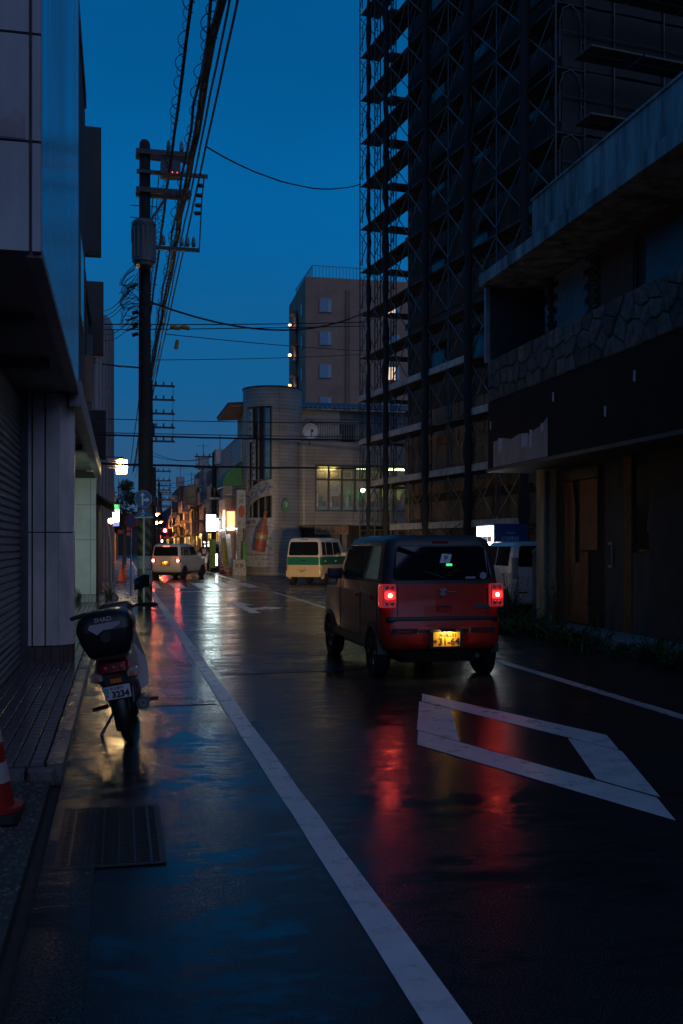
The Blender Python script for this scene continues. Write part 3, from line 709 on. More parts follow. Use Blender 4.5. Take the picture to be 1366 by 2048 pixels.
# vertical signs behind the glass front (print only as fine marks)
ink = M('sign_ink', (.03,.04,.06), .6); ink_g = M('sign_ink_green', (.03,.16,.12), .6); ink_r = M('sign_ink_red', (.4,.04,.03), .6); ink_b = M('sign_ink_blue', (.05,.13,.42), .6)
for (f0,f1,z0,z1,mt,body,tm,lab) in ((.15,.27,7.0,8.75,M('strip_white', (.42,.47,.47), .5),'日本料理',ink,'pale upper strip sign on the left of the tower window'),
        (.30,.41,5.0,7.2,M('strip_white', (.42,.47,.47), .5),'居酒屋お食事処',ink,'pale narrow strip sign in the middle of the tower window'),
        (.06,.11,5.0,8.7,M('strip_bluewhite', (.25,.34,.42), .5),'',ink,'thin blue-grey strip at the left edge of the tower window'),
        (.78,.93,5.05,8.75,M('strip_teal', (.05,.22,.34), .5),'沖縄家庭料理',M('strip_teal_ink', (.12,.40,.52), .5),'teal vertical strip sign on the right of the tower window')):
    e_ = empty('strip_sign', TC+Vector((0,0,z0))); tag(e_, lab, 'sign')
    MB().arc(TC, TR-.03, AW0+w_*f0, AW0+w_*f1, z0, z1, .03, 4).build('board', mt, e_, 50, world=True)
    if body: col_text(body, .22, tm, AW0+w_*(f0+f1)/2, z0+.1, z1-.1, e_, TR-.015)
# arched name board across the tower
nb = empty('name_board', TC+Vector((0,-1.6,3.6))); tag(nb, 'arched beige name board with blue characters across the round tower', 'sign')
k = MB(); n_ = 16; rr = TR+.10
for i in range(n_+1):
    f = i/n_; t = R(-163)+(R(-97)-R(-163))*f; u = Vector((math.cos(t), math.sin(t), 0))
    zb_ = 3.02+1.15*f+.30*math.sin(math.pi*f); zt = zb_+.85
    for (r_, z) in ((rr,zb_),(rr,zt),(rr-.06,zt),(rr-.06,zb_)): k.v.append(TC+u*r_+Vector((0,0,z)))
for i in range(n_):
    for q in range(4): k.f.append([i*4+q,(i+1)*4+q,(i+1)*4+(q+1)%4,i*4+(q+1)%4])
k.f += [[0,1,2,3],[n_*4+3,n_*4+2,n_*4+1,n_*4]]
k.build('board', M('board_beige', (.36,.31,.24), .5, var=.3, scale=5, dirt=(.22,.19,.15)), nb, 50, world=True)
for i, ch in enumerate('ちゅらんみ'):
    f = .08+.185*i+(.03 if i == 1 else 0); t = R(-163)+(R(-97)-R(-163))*f; u = Vector((math.cos(t), math.sin(t), 0))
    p = TC+u*(rr+.005); lettering(ch, .62 if i != 1 else .45, ink_b, nb, (p.x,p.y,3.40+1.15*f+.30*math.sin(math.pi*f)+(.05 if i != 1 else -.05)), right=(-math.sin(t), math.cos(t), .30), up=(0,0,1), ext=.01)
# printed boards around the tower foot
def foot_board(z0, z1, f0, f1, mt, lab, texts, r=TR+.03):
    e_ = empty('menu_board', TC+Vector((0,-1.6,z0))); tag(e_, lab, 'sign')
    t0 = R(-165)+(R(-96)-R(-165))*f0; t1 = R(-165)+(R(-96)-R(-165))*f1
    MB().arc(TC, r, t0, t1, z0, z1, .03, 10).build('board', mt, e_, 50, world=True)
    for (f, z, sz, body, tm) in texts:
        t = R(-165)+(R(-96)-R(-165))*f; u = Vector((math.cos(t), math.sin(t), 0)); p = TC+u*(r+.003)
        lettering(body, sz, tm, e_, (p.x,p.y,z), right=(-math.sin(t), math.cos(t), 0))
pw = M('printed_white', (.50,.47,.45), .5, var=.25, scale=9, dirt=(.32,.30,.29))
foot_board(2.55, 3.0, .0, 1, pw, 'upper pale printed board around the tower under the name board', [(.3,2.78,.2,'沖縄料理',ink),(.75,2.8,.18,'泡盛',ink_r)])
foot_board(1.1, 2.50, .0, 1, pw, 'large pale printed menu board behind the big bottle', [(.08,2.2,.2,'お',ink_r),(.08,1.6,.2,'食',ink),(.72,2.3,.15,'生ビール',ink_r),(.62,1.95,.16,'海鮮',ink),(.85,1.9,.16,'島唄',ink),(.7,1.5,.15,'家庭料理',ink),(.9,1.4,.13,'定食',ink)])
foot_board(.45, 1.02, .0, .33, M('printed_cream', (.56,.53,.48), .5, var=.1), 'small cream notice board low on the tower foot', [(.12,.75,.1,'営業中',ink_r),(.22,.62,.08,'17:00',ink)])
foot_board(.40, 1.02, .35, 1, pw, 'wide pale menu board low on the tower foot beside the van', [(.5,.85,.1,'ランチ',ink),(.75,.8,.1,'定食 700',ink),(.6,.58,.08,'そば',ink),(.86,.58,.08,'カレー',ink)])
# bottle-shaped sign
bo = empty('bottle_sign', at(518,1092,50.6)); tag(bo, 'giant brown glass bottle sign hung on the round tower', 'sign')
bp_ = at(518,1088,50.6); bz = bp_.z-.38
bt_m = M('bottle_brown', (.42,.13,.05), .25, var=.2, scale=5); lab_m = M('bottle_label', (.55,.28,.10), .5, var=.3)
body_ = MB().lathe([(.05,0),(.27,.01),(.29,.08),(.29,.95),(.26,1.15),(.15,1.45),(.095,1.65),(.085,1.95),(.10,1.97),(.10,2.08),(.05,2.09)], (0,0,0), n=24).build('glass', bt_m, bo, 40)
MB().lathe([(.293,.12),(.296,.13),(.296,.55),(.293,.56)], n=24).build('label', M('bottle_label_red', (.45,.10,.06), .5, var=.4, scale=12), body_)
MB().lathe([(.293,.62),(.296,.63),(.296,.93),(.293,.94)], n=24).build('label', lab_m, body_)
MB().lathe([(.10,0),(.10,.012),(.02,.014)], (-.05,-.30,.76), axis='Y', n=16).build('seal', M('seal_white', (.6,.6,.65), .5), body_)
bo.location = (bp_.x, bp_.y, bz); bo.rotation_euler = (R(4), R(9), 0)
# small green oval sign
og = empty('oval_sign', at(572,1012,51.3)); tag(og, 'small green and white oval sign on the tower tiles', 'sign')
po = at(572,1012,51.3)
MB().lathe([(.02,-.04),(.28,-.04),(.28,.04),(.02,.04)], (0,0,0), axis='Y', n=24).build('board', M('oval_green', (.05,.22,.09), .5), og)
lettering('泡', .22, white_paint, og, (0,-.045,.05), world=False)
og.location = po; og.scale = (.75,1,1.25)
# wing with restaurant, recessed ground floor and upper terrace
WY = 52.3; X0, X1 = 9.25, 19.5
MB().box(X0+.35,X1,WY,WY+.3,5.86,7.08).build('wing_band', cream_tile, cb_, world=True)
MB().arc((X0+.35,WY+.35), .35, R(180), R(270), 2.62, 7.08, .3, 8).build('wing_corner', cream_tile, cb_, 50, world=True)
MB().box(X0+.35,10.15,WY+.002,WY+.28,2.62,5.86).build('wing_pier', cream_tile, cb_, world=True)
MB().box(10.15,X1,WY,WY+.3,2.62,3.36).build('wing_band', cream_tile, cb_, world=True)
MB().box(X0,X1,WY+.02,WY+7,7.0,7.085).build('terrace_floor', concrete, cb_, world=True)
MB().box(X0,X1,WY+.02,WY+7,2.62,2.70).build('floor_slab', concrete, cb_, world=True)
MB().box(X0,X1,WY+2.2,WY+2.4,0,2.62).build('shop_wall', dk2, cb_, world=True)
for x in (11.7,14.6): MB().box(x,x+.28,WY+.4,WY+.7,0,2.62).build('shop_post', M('post_tan', (.24,.20,.16), .6), cb_, world=True)
sg = empty('shop_sign', (10.9,WY-.05,2.2)); tag(sg, 'brown and cream sign board over the recessed shop under the restaurant', 'sign')
MB().box(10.15,12.0,WY+.1,WY+.2,2.15,2.58).build('board', M('shop_sign_tan', (.30,.22,.14), .6), sg, world=True)
lettering('居酒屋', .36, M('sign_ink_brown', (.10,.05,.03), .6), sg, (10.75,WY+.09,2.36)); lettering('食堂', .34, ink_r, sg, (11.65,WY+.09,2.36))
dr = MB().box(11.0,11.9,WY+2.1,WY+2.2,0,2.1).build('door', M('door_brown', (.10,.06,.04), .5), cb_, world=True)
# restaurant interior
room = M('restaurant_wall', (.20,.16,.09), .7, var=.3)
MB().box(10.15,X1,WY+3.4,WY+3.5,2.7,5.9).build('room_wall', room, cb_, world=True)
MB().box(10.0,10.15,WY+.3,WY+3.4,2.7,5.9).build('room_wall', room, cb_, world=True)
MB().box(10.15,X1,WY+.3,WY+3.4,5.86,5.92).build('room_ceiling', M('room_ceiling', (.22,.24,.12), .7), cb_, world=True)
for i in range(13):
    x = 10.4+i*.7; c_ = random.choice(((.5,.15,.05),(.08,.3,.1),(.6,.5,.1),(.5,.5,.45),(.3,.2,.1)))
    MB().box(x,x+random.uniform(.3,.55),WY+3.36,WY+3.40,3.6+random.uniform(0,.4),4.6+random.uniform(0,.6)).build('wall_poster', M('poster_%d' % (i%5), c_, .6, var=.4, scale=9), cb_, world=True)
for i in range(9): MB().box(10.35+i,10.95+i,WY+.9,WY+1.4,3.36,3.36+random.uniform(.5,1.0)).build('seat_back', M('seat_brown', (.14,.09,.05), .6), cb_, world=True)
for (x,y,c_,s_) in ((11.2,1.6,(1,.8,.22),14),(13.0,1.2,(.75,1,.45),16),(15.2,1.8,(.75,1,.4),16),(17.6,1.4,(.8,1,.5),14)):
    MB().box(x-.45,x+.45,WY+y,WY+y+.14,5.76,5.83).build('ceiling_light', LAMP('restaurant_tube_%d' % int(x), c_, s_), cb_, world=True)
MB().lathe([(.02,-.13),(.13,-.06),(.13,.06),(.02,.13)], (12.95,WY+.7,4.55), n=16).build('paper_lamp', LAMP('paper_lamp', (.85,1,.8), 5), cb_, 60, world=True)
glass = M('window_glass', (.9,.9,.9), .02, var=0, alpha=.12)
wf = MB().box(10.15,X1,WY+.05,WY+.13,5.76,5.858).box(10.15,X1,WY+.05,WY+.13,3.365,3.45).box(10.15,X1,WY+.06,WY+.12,5.02,5.12).build('restaurant_window', darksteel, cb_, world=True)
for i in range(14):
    x = 10.17+.72*i
    MB().box(x-.025,x+.07,WY+.045,WY+.135,3.45,5.76).build('mullion', darksteel, wf, world=True)
    MB().box(x+.065,x+.715,WY+.085,WY+.095,3.46,5.01).build('pane', glass, wf, world=True)
    MB().box(x+.065,x+.715,WY+.085,WY+.095,5.13,5.75).build('pane', glass, wf, world=True)
for i in range(13):
    x = 10.28+.72*i; yl = i < 5
    k_ = MB().box(x,x+.5,WY+.28,WY+.31,5.16,5.20).box(x,x+.5,WY+.28,WY+.31,5.50,5.54).box(x,x+.04,WY+.28,WY+.31,5.20,5.50).box(x+.46,x+.5,WY+.28,WY+.31,5.20,5.50)
    k_.build('menu_frame', M('frame_yellow', (.62,.50,.04), .5) if yl else M('frame_green', (.25,.5,.12), .5), cb_, world=True)
    for j in range(3):
        h_ = random.uniform(.15,.75); xx = x+.2*j; c_ = random.choice((dk, dk2, M('bottle_gr', (.05,.14,.05), .2), M('box_tan', (.35,.25,.12), .6), M('box_white', (.5,.5,.46), .6), M('box_red', (.35,.06,.04), .6)))
        MB().bbox(xx,xx+random.uniform(.08,.18),WY+.35,WY+.55,3.6,3.62+h_,.01).build('counter_item', c_, cb_, world=True)
    if i % 3 == 1: MB().box(x-.05,x+.5,WY+.24,WY+.26,4.2,4.2+random.uniform(.3,.6)).build('window_poster', M('poster_pale', (.5,.48,.42), .6, var=.5, scale=16), cb_, world=True)
MB().box(10.2,X1,WY+.15,WY+.2,3.45,3.62).build('counter_strip', M('teal_strip', (.05,.25,.28), .5), cb_, world=True)
# terrace storey, railing, roof
MB().box(9.2,X1,WY+2.5,WY+2.7,7.08,9.1).build('terrace_wall', M('terrace_grey', (.20,.21,.22), .6, var=.2, streak=5), cb_, world=True)
rf = MB().prism([(9.2,WY+1.9,9.12),(X1,WY+1.9,9.12),(X1,WY+4.5,9.75),(9.2,WY+4.5,9.75)], (0,0,.06)).build('roof', M('roof_sheet', (.05,.05,.055), .45), cb_, world=True)
ridge = MB().lathe([(.05,0),(.05,.35)], axis='Y', n=8).mesh('roof_roll', M('roof_roll', (.34,.34,.34), .4))
inv = ROOT[cb_.name].inverted()
for i in range(38): inst('roof_roll', ridge, rf, inv @ Vector((9.3+.27*i, WY+1.82, 9.19)))
rl = MB().bar((9.9,WY+.15,8.15),(X1,WY+.15,8.15),.06).bar((9.9,WY+.15,7.2),(X1,WY+.15,7.2),.04).build('railing', darksteel, cb_, world=True)
pk = MB().box(-.018,.018,-.018,.018,0,.92).mesh('baluster', M('baluster_grey', (.16,.17,.18), .5))
for i in range(72): inst('baluster', pk, rl, inv @ Vector((9.95+.13*i, WY+.15, 7.21)))
aw = MB().box(10.6,13.2,WY+2.2,WY+2.5,8.35,8.48).build('awning_box', M('awning_pale', (.40,.40,.40), .5), cb_, world=True)
f_ = MB().box(10.8,12.9,WY+2.46,WY+2.5,7.1,8.3).build('terrace_window', black, cb_, world=True)
ds = empty('satellite_dish', at(621,862,51.6)); tag(ds, 'white round satellite dish on the restaurant terrace', 'satellite dish')
MB().lathe([(.02,.07),(.2,.05),(.38,-.02),(.40,-.03),(.385,0),(.2,.08),(.02,.1)], axis='Y', n=28).build('dish', M('dish_white', (.62,.62,.64), .4), ds, 40)
MB().bar((0,-.03,-.3),(0,-.45,-.05),.03).build('feed_arm', darksteel, ds); MB().box(-.05,.05,-.5,-.42,-.1,.02).build('receiver', black, ds)
MB().bar((0,.1,0),(0,.25,-.7),.05).build('mast', darksteel, ds)
# street front of the corner building with eaves
MB().box(6.5,12,54.2,66,0,7.7).build('street_wall', M('street_wall_pink', (.34,.29,.27), .7, var=.3, scale=1.4, streak=5), cb_, world=True)
MB().box(6.9,12,54.6,60,7.7,9.1).build('top_storey', M('cream_wall', (.45,.40,.34), .7, var=.15), cb_, world=True)
MB().prism([(5.75,54.2,9.05),(8.6,54.2,9.25),(8.6,60.5,9.25),(5.75,60.5,9.05)], (0,0,.14)).build('eaves', M('eaves_wood', (.34,.17,.09), .6), cb_, world=True)
MB().prism([(5.70,54.1,9.20),(8.7,54.1,9.42),(8.7,60.6,9.42),(5.70,60.6,9.20)], (0,0,.08)).build('roof_edge', darksteel, cb_, world=True)
f_ = MB().box(6.86,6.91,55.4,56.6,7.75,8.7).build('window', darksteel, cb_, world=True)
MB().box(6.845,6.859,55.5,56.5,7.82,8.63).build('pane', M('pane_dusk', (.03,.04,.05), .1), f_, world=True)
MB().box(6.42,6.5,54.2,58.5,6.1,7.4).build('balcony_front', cream_tile, cb_, world=True)
ga = empty('green_awning', (6.2,55.5,5)); tag(ga, 'green dome awning on the street front of the corner building', 'awning')
k = MB()
for j in range(9):
    y = 54.3+j*.42; 
    for i in range(7):
        a = R(90*i/6); k.v.append(Vector((6.48-1.05*math.sin(a), y, 4.75+1.15*math.cos(a)+random.uniform(-.02,.02))))
for j in range(8):
    for i in range(6): k.f.append([j*7+i,(j+1)*7+i,(j+1)*7+i+1,j*7+i+1])
k.f.append([i for i in range(7)]+[]) if False else None
k.v.append(Vector((6.48,54.3,4.75))); c0 = len(k.v)-1
for i in range(6): k.f.append([c0,i,i+1])
k.build('canvas', M('canvas_green', (.03,.22,.06), .6, var=.2), ga, 60, world=True)
MB().tube([(6.48,54.3,4.75),(5.43,54.3,4.75),(5.43,57.66,4.75),(6.48,57.66,4.75)], .03, 6).build('rail', darksteel, ga, world=True)
vs_ = empty('vertical_sign', (6.25,53.2,2.6)); tag(vs_, 'white framed vertical sign with red oval beside the round tower', 'sign')
pv = at(482,1010,51.0)
MB().bbox(pv.x-.23,pv.x+.23,pv.y-.06,pv.y+.06,2.42,4.35,.02).build('box', M('vs_frame', (.45,.43,.40), .5), vs_, world=True)
MB().box(pv.x-.20,pv.x+.20,pv.y-.075,pv.y-.061,2.46,4.31).build('face', M('vs_face', (.36,.35,.31), .5, var=.2), vs_, world=True)
for i, ch in enumerate('沖縄'): lettering(ch, .26, ink_g, vs_, (pv.x,pv.y-.08,4.05-.27*i))
ro_ = MB().lathe([(.02,-.01),(.16,-.01),(.16,.0),(.02,.0)], (0,0,0), axis='Y', n=24).build('red_oval', M('oval_red', (.42,.05,.03), .5), vs_)
ro_.location = ROOT[vs_.name].inverted() @ Vector((pv.x+.02,pv.y-.08,3.28)); ro_.scale = (1,1,2.0)
lettering('そば', .2, ink_g, vs_, (pv.x,pv.y-.08,2.65))
MB().bar((pv.x+.2,pv.y,4.1),(6.9,53.4,4.1),.05).build('bracket', darksteel, vs_, world=True); MB().bar((pv.x+.2,pv.y,2.7),(6.9,53.4,2.7),.05).build('bracket', darksteel, vs_, world=True)
MB().box(6.15,6.55,53.5,54.15,0,2.5).build('street_pier', cream_tile, cb_, world=True)

# ================================================================== brown apartment block
ap = empty('apartment_block', (16.5,89.5,0)); tag(ap, 'tall brown apartment block behind the corner building with lamps on its balconies', 'building')
brn = M('apartment_brown', (.36,.195,.125), .7, var=.15, scale=.6)
AH = 26.0
MB().prism([(16.5,89.5,0),(34,89.3,0),(34,101,0),(16.9,101,0)], (0,0,AH)).build('wall', brn, ap, world=True)
for fl in range(8):
    z = AH-5.2-3.0*fl+2.0
    for x in (17.75, 24.2):
        f_ = MB().box(x,x+1.15,89.38,89.47,z,z+1.28).build('window', M('window_alu', (.20,.24,.28), .4), ap, world=True)
        lit = (x > 20 and fl in (0,2))
        MB().box(x+.06,x+.72,89.365,89.379,z+.06,z+1.22).build('pane', LAMP('window_lit', (1,.72,.45), .9) if lit else M('pane_teal', (.10,.22,.30), .12), f_, world=True)
        MB().box(x+.76,x+1.09,89.36,89.374,z+.06,z+1.22).build('pane', M('pane_teal2', (.22,.32,.38), .15), f_, world=True)
    MB().arc((17.35,95.8), 1.25, R(128), R(232), z-1.6, z-.45, .15, 14).build('balcony', M('balcony_brown', (.26,.17,.13), .7), ap, 50, world=True)
    MB().arc((17.35,95.8), 1.25, R(128), R(232), z+1.15, z+1.38, .9, 14).build('balcony_roof', M('balcony_brown', (.26,.17,.13), .7), ap, 50, world=True)
    if fl < 4:
        MB().lathe([(.03,-.14),(.14,-.08),(.14,.08),(.03,.14)], (16.3,97.0,z+.42), n=14).build('balcony_lamp', LAMP('balcony_lamp', (1,.45,.12), 9), ap, 60, world=True)
    MB().box(16.45,16.62,94.2,94.9,z-.8,z+.9).build('door', black, ap, world=True)
    f_ = MB().box(16.5,16.62,91.2,92.0,z,z+1.2).build('window', M('window_alu', (.20,.24,.28), .4), ap, world=True)
    MB().box(16.48,16.5,91.28,91.92,z+.06,z+1.14).build('pane', M('pane_teal', (.10,.22,.30), .12), f_, world=True)
MB().tube([(20.3,89.30,0),(20.3,89.30,AH-1)], .07, 8).build('down_pipe', brn, ap, world=True)
MB().tube([(20.55,89.30,0),(20.55,89.30,AH-1)], .05, 8).build('down_pipe', brn, ap, world=True)
rl = MB().bar((17.2,89.9,AH+1.15),(33,89.9,AH+1.15),.05).bar((17.2,89.9,AH+1.15),(17.2,99,AH+1.15),.05).build('roof_railing', darksteel, ap, world=True)
inv = ROOT[ap.name].inverted()
pk2 = MB().box(-.02,.02,-.02,.02,0,1.15).mesh('baluster', darksteel)
for i in range(50): inst('baluster', pk2, rl, inv @ Vector((17.2+.32*i, 89.9, AH)))
for i in range(20): inst('baluster', pk2, rl, inv @ Vector((17.2, 89.9+.45*i, AH)))

# ================================================================== vehicles
glass_m = M('car_glass_dark', (.008,.009,.011), .04, var=0, spec=.6)
lamp_red = LAMP('tail_lamp_lit', (1,.008,.006), 11, (.4,.02,.02))
lamp_core = LAMP('tail_lamp_core', (1,.10,.06), 95, (.5,.1,.1))
lens_red = M('lens_red', (.28,.012,.012), .12, var=.2, scale=40)
lens_clear = M('lens_clear', (.45,.40,.40), .1, var=.3, scale=60)
plate_y = M('plate_yellow', (.80,.37,.02), .45, var=.08); plate_ink = M('plate_ink', (.02,.025,.02), .5)
alloy = M('alloy_rim', (.32,.32,.33), .3, metal=.8, var=.2)

def lerp_slices(sl, z):
    for a, b in zip(sl, sl[1:]):
        if a[0] <= z <= b[0]:
            t = (z-a[0])/(b[0]-a[0]+1e-9); return [p+(q-p)*t for p, q in zip(a, b)]
    return sl[-1] if z > sl[-1][0] else sl[0]

def make_car(name, label, loc, heading, low, up, col_low, col_up, wb, rear_win, side_wins, wheel_r=.28, track=.655, hood=None, plate=None,
             plate_z=.48, lights=None, cat='car', lit=False, band=None, arch=black, wipers=True, spokes=True):
    c = empty(name, loc, heading); tag(c, label, cat)
    body = MB().stack(low, 6)
    if hood: body.stack(hood, 6)
    body.build('body', col_low, c, 50)
    MB().stack(up, 6).build('cabin', col_up, c, 50)
    # rear window
    x0, x1, z0, z1, rr = rear_win
    pts = []
    for (cx, cz, t0) in ((x1-rr, z1-rr, 0), (-x1+rr, z1-rr, 90), (-x0+rr, z0+rr, 180), (x0-rr, z0+rr, 270)):
        for j in range(5):
            t = R(t0+22.5*j); z = cz+rr*math.sin(t); x = cx+rr*math.cos(t)
            pts.append((x, lerp_slices(up, z)[2]-.010, z))
    rw = MB().prism(pts, (0,.03,0)).build('rear_window', glass_m, c)
    MB().prism([(x*1.03, y+.006, (z-(z0+z1)/2)*1.06+(z0+z1)/2) for x,y,z in pts], (0,.02,0)).build('window_seal', black, c)
    if wipers: MB().bar((.02,lerp_slices(up,z0)[2]-.03,z0+.02),(-.22,lerp_slices(up,z0+.18)[2]-.028,z0+.10),.014).build('wiper', black, rw)
    for s in (-1, 1):
        for (yb0, yb1, yt0, yt1, za, zc) in side_wins:
            q = []
            for (y, z) in ((yb0,za),(yb1,za),(yt1,zc),(yt0,zc)):
                q.append((s*(lerp_slices(up, z)[1]+.008), y, z))
            MB().prism(q, (-s*.03,0,0)).build('side_window', glass_m, c)
        for y in (0, wb):
            w_ = MB().lathe([(wheel_r*.62,-.075),(wheel_r*.9,-.085),(wheel_r,-.06),(wheel_r,.06),(wheel_r*.9,.085),(wheel_r*.62,.075)], (0,0,0), axis='X', n=28).build('wheel', rubber, c, 40)
            w_.location = (s*track, y, wheel_r)
            rim = MB().lathe([(wheel_r*.64,-.05),(wheel_r*.64,.072*1),(wheel_r*.58,.072),(wheel_r*.54,.03),(.02,.03)], axis='X', n=24)
            if spokes:
                for k_ in range(6):
                    a = R(60*k_); rim.bar((.045,.03*math.cos(a),.03*math.sin(a)),(.062,wheel_r*.58*math.cos(a),wheel_r*.58*math.sin(a)),.045,.03)
            ro = rim.build('rim', alloy, w_, 40)
            if s < 0: ro.rotation_euler = (0,0,math.pi)
            k_ = MB(); hx = lerp_slices(low, wheel_r+.2)[1]
            for i in range(13):
                a = R(180*i/12-0); 
                for (r_, dx) in ((wheel_r+.075,.016),(wheel_r+.015,.016),(wheel_r+.015,-.10),(wheel_r+.075,-.10)):
                    k_.v.append(Vector((s*(hx+dx), y+r_*math.cos(a), wheel_r+r_*math.sin(a))))
            for i in range(12):
                for q in range(4): k_.f.append([i*4+q,(i+1)*4+q,(i+1)*4+(q+1)%4,i*4+(q+1)%4])
            k_.build('wheel_arch', arch, c, 40)
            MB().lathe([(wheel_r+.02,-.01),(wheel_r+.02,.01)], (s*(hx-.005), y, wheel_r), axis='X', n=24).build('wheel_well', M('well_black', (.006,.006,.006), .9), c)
        m0 = lerp_slices(up, up[0][0]+.08)
        ym = side_wins[0][1]-.06
        mr = MB().stack([(up[0][0]-.0,.09,ym-.03,ym+.05,.02),(up[0][0]+.05,.11,ym-.04,ym+.07,.03),(up[0][0]+.14,.10,ym-.03,ym+.06,.03)],3)
        mr.v = [v+Vector((s*(m0[1]+.12),0,0)) for v in mr.v]; mr.build('side_mirror', col_up if not lit else black, c, 50)
        for y in (side_wins[0][0]+.12, side_wins[-1][0]+.2) if len(side_wins) > 1 else (side_wins[0][0]+.1,):
            hh = lerp_slices(low, up[0][0]-.14)
            MB().bbox(min(s*hh[1],s*(hh[1]+.028)),max(s*hh[1],s*(hh[1]+.028)),y,y+.17,up[0][0]-.20,up[0][0]-.155,.008).build('door_handle', col_low, c)
    if plate:
        yr = lerp_slices(low, plate_z)[2]
        pl = MB().bbox(-.165+plate.get('x',0),.165+plate.get('x',0),yr-.042,yr-.03,plate_z-.083,plate_z+.083,.004).build('licence_plate', plate_y, c)
        lettering(plate['top'], .062, plate_ink, pl, (plate.get('x',0)+.01,yr-.043,plate_z+.047), world=False, bold=.001)
        lettering(plate['num'], .112, plate_ink, pl, (plate.get('x',0)+.025,yr-.043,plate_z-.03), world=False, name='number', bold=.0018)
        lettering(plate['kana'], .05, plate_ink, pl, (plate.get('x',0)-.135,yr-.043,plate_z-.03), world=False)
        MB().box(-.2+plate.get('x',0),.2+plate.get('x',0),yr-.03,yr+.02,plate_z-.11,plate_z+.115).build('plate_recess', black, c)
        if plate.get('lit'):
            MB().box(-.06+plate.get('x',0),.06+plate.get('x',0),yr-.095,yr-.065,plate_z+.096,plate_z+.106).build('plate_lamp', LAMP('plate_lamp', (1,.76,.42), 120), c)
            MB().box(-.09+plate.get('x',0),.09+plate.get('x',0),yr-.10,yr-.028,plate_z+.107,plate_z+.122).box(-.09+plate.get('x',0),.09+plate.get('x',0),yr-.106,yr-.0965,plate_z+.088,plate_z+.107).build('lamp_housing', black, c)
    if band:
        z0b, z1b, m_ = band
        MB().stack([(z,p[1]+.006,p[2]-.006,p[3]+.006,p[4]) for z, p in ((z0b,lerp_slices(low,z0b)),(z1b,lerp_slices(low,z1b)))],6).build('colour_band', m_, c, 50)
    return c

# ---- red two-tone hatchback, nearest vehicle
car_red = M('car_red', (.60,.028,.013), .34, var=.05, coat=.3)
car_grey = M('car_roof_grey', (.040,.040,.046), .42, var=.05, coat=.15)
low = [(.32,.64,-.40,2.78,.12),(.36,.70,-.49,2.86,.15),(.44,.725,-.535,2.90,.16),(.66,.735,-.535,2.90,.17),(.70,.735,-.515,2.88,.17),(.74,.735,-.50,2.86,.17),(.98,.732,-.495,2.80,.17)]
hood = [(.98,.728,-.494,2.16,.16),(1.115,.715,-.488,2.10,.15)]
up = [(1.115,.713,-.488,2.08,.14),(1.35,.685,-.462,1.86,.14),(1.55,.655,-.425,1.62,.14),(1.63,.625,-.385,1.52,.14),(1.672,.56,-.31,1.40,.14),(1.69,.45,-.20,1.25,.12)]
rc = make_car('red_hatchback', 'red kei hatchback with dark grey roof and lit tail lamps waiting in the lane', (3.69,11.66,0), 0, low, up, car_red, car_grey, 2.46,
    (.60,.545,1.165,1.555,.06), [(.62,1.72,.58,1.48,1.16,1.56),(-.22,.56,-.20,.52,1.16,1.56)], .29, .655, hood,
    dict(top='沖縄581', num='31-64', kana='や', lit=True, x=.02), .475)
for s in (-1,1):
    h_ = MB().stack([(.845,.075,-.53,-.30,.02),(.86,.085,-.545,-.30,.03),(1.095,.085,-.54,-.30,.03),(1.115,.07,-.52,-.30,.02)],4)
    h_.v = [v+Vector((s*.655,0,0)) for v in h_.v]; tl = h_.build('tail_lamp', M('lens_red_lit', (.4,.02,.02), .12, var=.3, scale=40, emit=(1,.05,.06), estr=.28), rc, 50)
    rm = MB()
    for (z0,z1) in ((.855,.865),(1.097,1.107)): rm.box(s*.655-.075,s*.655+.075,-.556,-.540,z0,z1)
    for x in (-.075,.067): rm.box(s*.655+x,s*.655+x+.008,-.556,-.540,.866,1.096)
    rm.build('lamp_rim', lens_clear, tl)
    bg_ = MB().stack([(.945,.04,-.552,-.53,.01),(.955,.056,-.556,-.53,.01),(1.02,.056,-.556,-.53,.01),(1.03,.04,-.552,-.53,.01)],3).build('bulb_glow', lamp_red, tl)
    bg_.location = (s*.655,0,0)
    MB().lathe([(.004,-.565),(.022,-.56),(.026,-.55)], (s*.655,0,.988), axis='Y', n=16).build('bulb', lamp_core, tl, 60)
    for z in (.895,1.07): 
        for x in (-.03,.03): MB().lathe([(.004,-.552),(.024,-.549),(.028,-.54)], (s*.655+x,0,z), axis='Y', n=14).build('lens', M('lens_pink', (.35,.12,.14), .1, var=.4, scale=50), tl, 60)
    sl = MB().bbox(s*.47-.16,s*.47+.16,-.548,-.530,.545,.60,.01).build('reflector_slot', black, rc)
    MB().box(s*.49-.085,s*.49+.085,-.552,-.546,.558,.582).build('reflector', lens_red, sl)
MB().box(-.30,.30,-.546,-.532,.552,.585).build('bumper_slot', black, rc)
MB().stack([(.665,.66,-.518,-.40,.05),(.675,.69,-.522,-.40,.06),(.725,.68,-.520,-.40,.06),(.735,.66,-.51,-.40,.05)],4).build('tailgate_sill', black, rc, 50)
MB().stack([(.20,.50,-.44,2.7,.1),(.33,.66,-.50,2.8,.12)],4).build('under_tray', black, rc, 50)
MB().bbox(.21,.235,-.55,-.53,.40,.55,.004).build('reflector', M('lens_red_bright', (.6,.02,.02), .2), rc)
em = M('emblem_chrome', (.55,.56,.58), .2, metal=1)
s_pts = [(.05,.036),(.0,.05),(-.05,.028),(-.018,.004),(-.05,-.022),(0,-.05),(.05,-.026),(.018,-.002)]
MB().prism([(x-.005,-.506,1.02+z) for x,z in s_pts], (0,-.012,0)).build('emblem', em, rc)
MB().box(.05,.16,-.507,-.498,1.018,1.026).build('trim_line', em, rc)
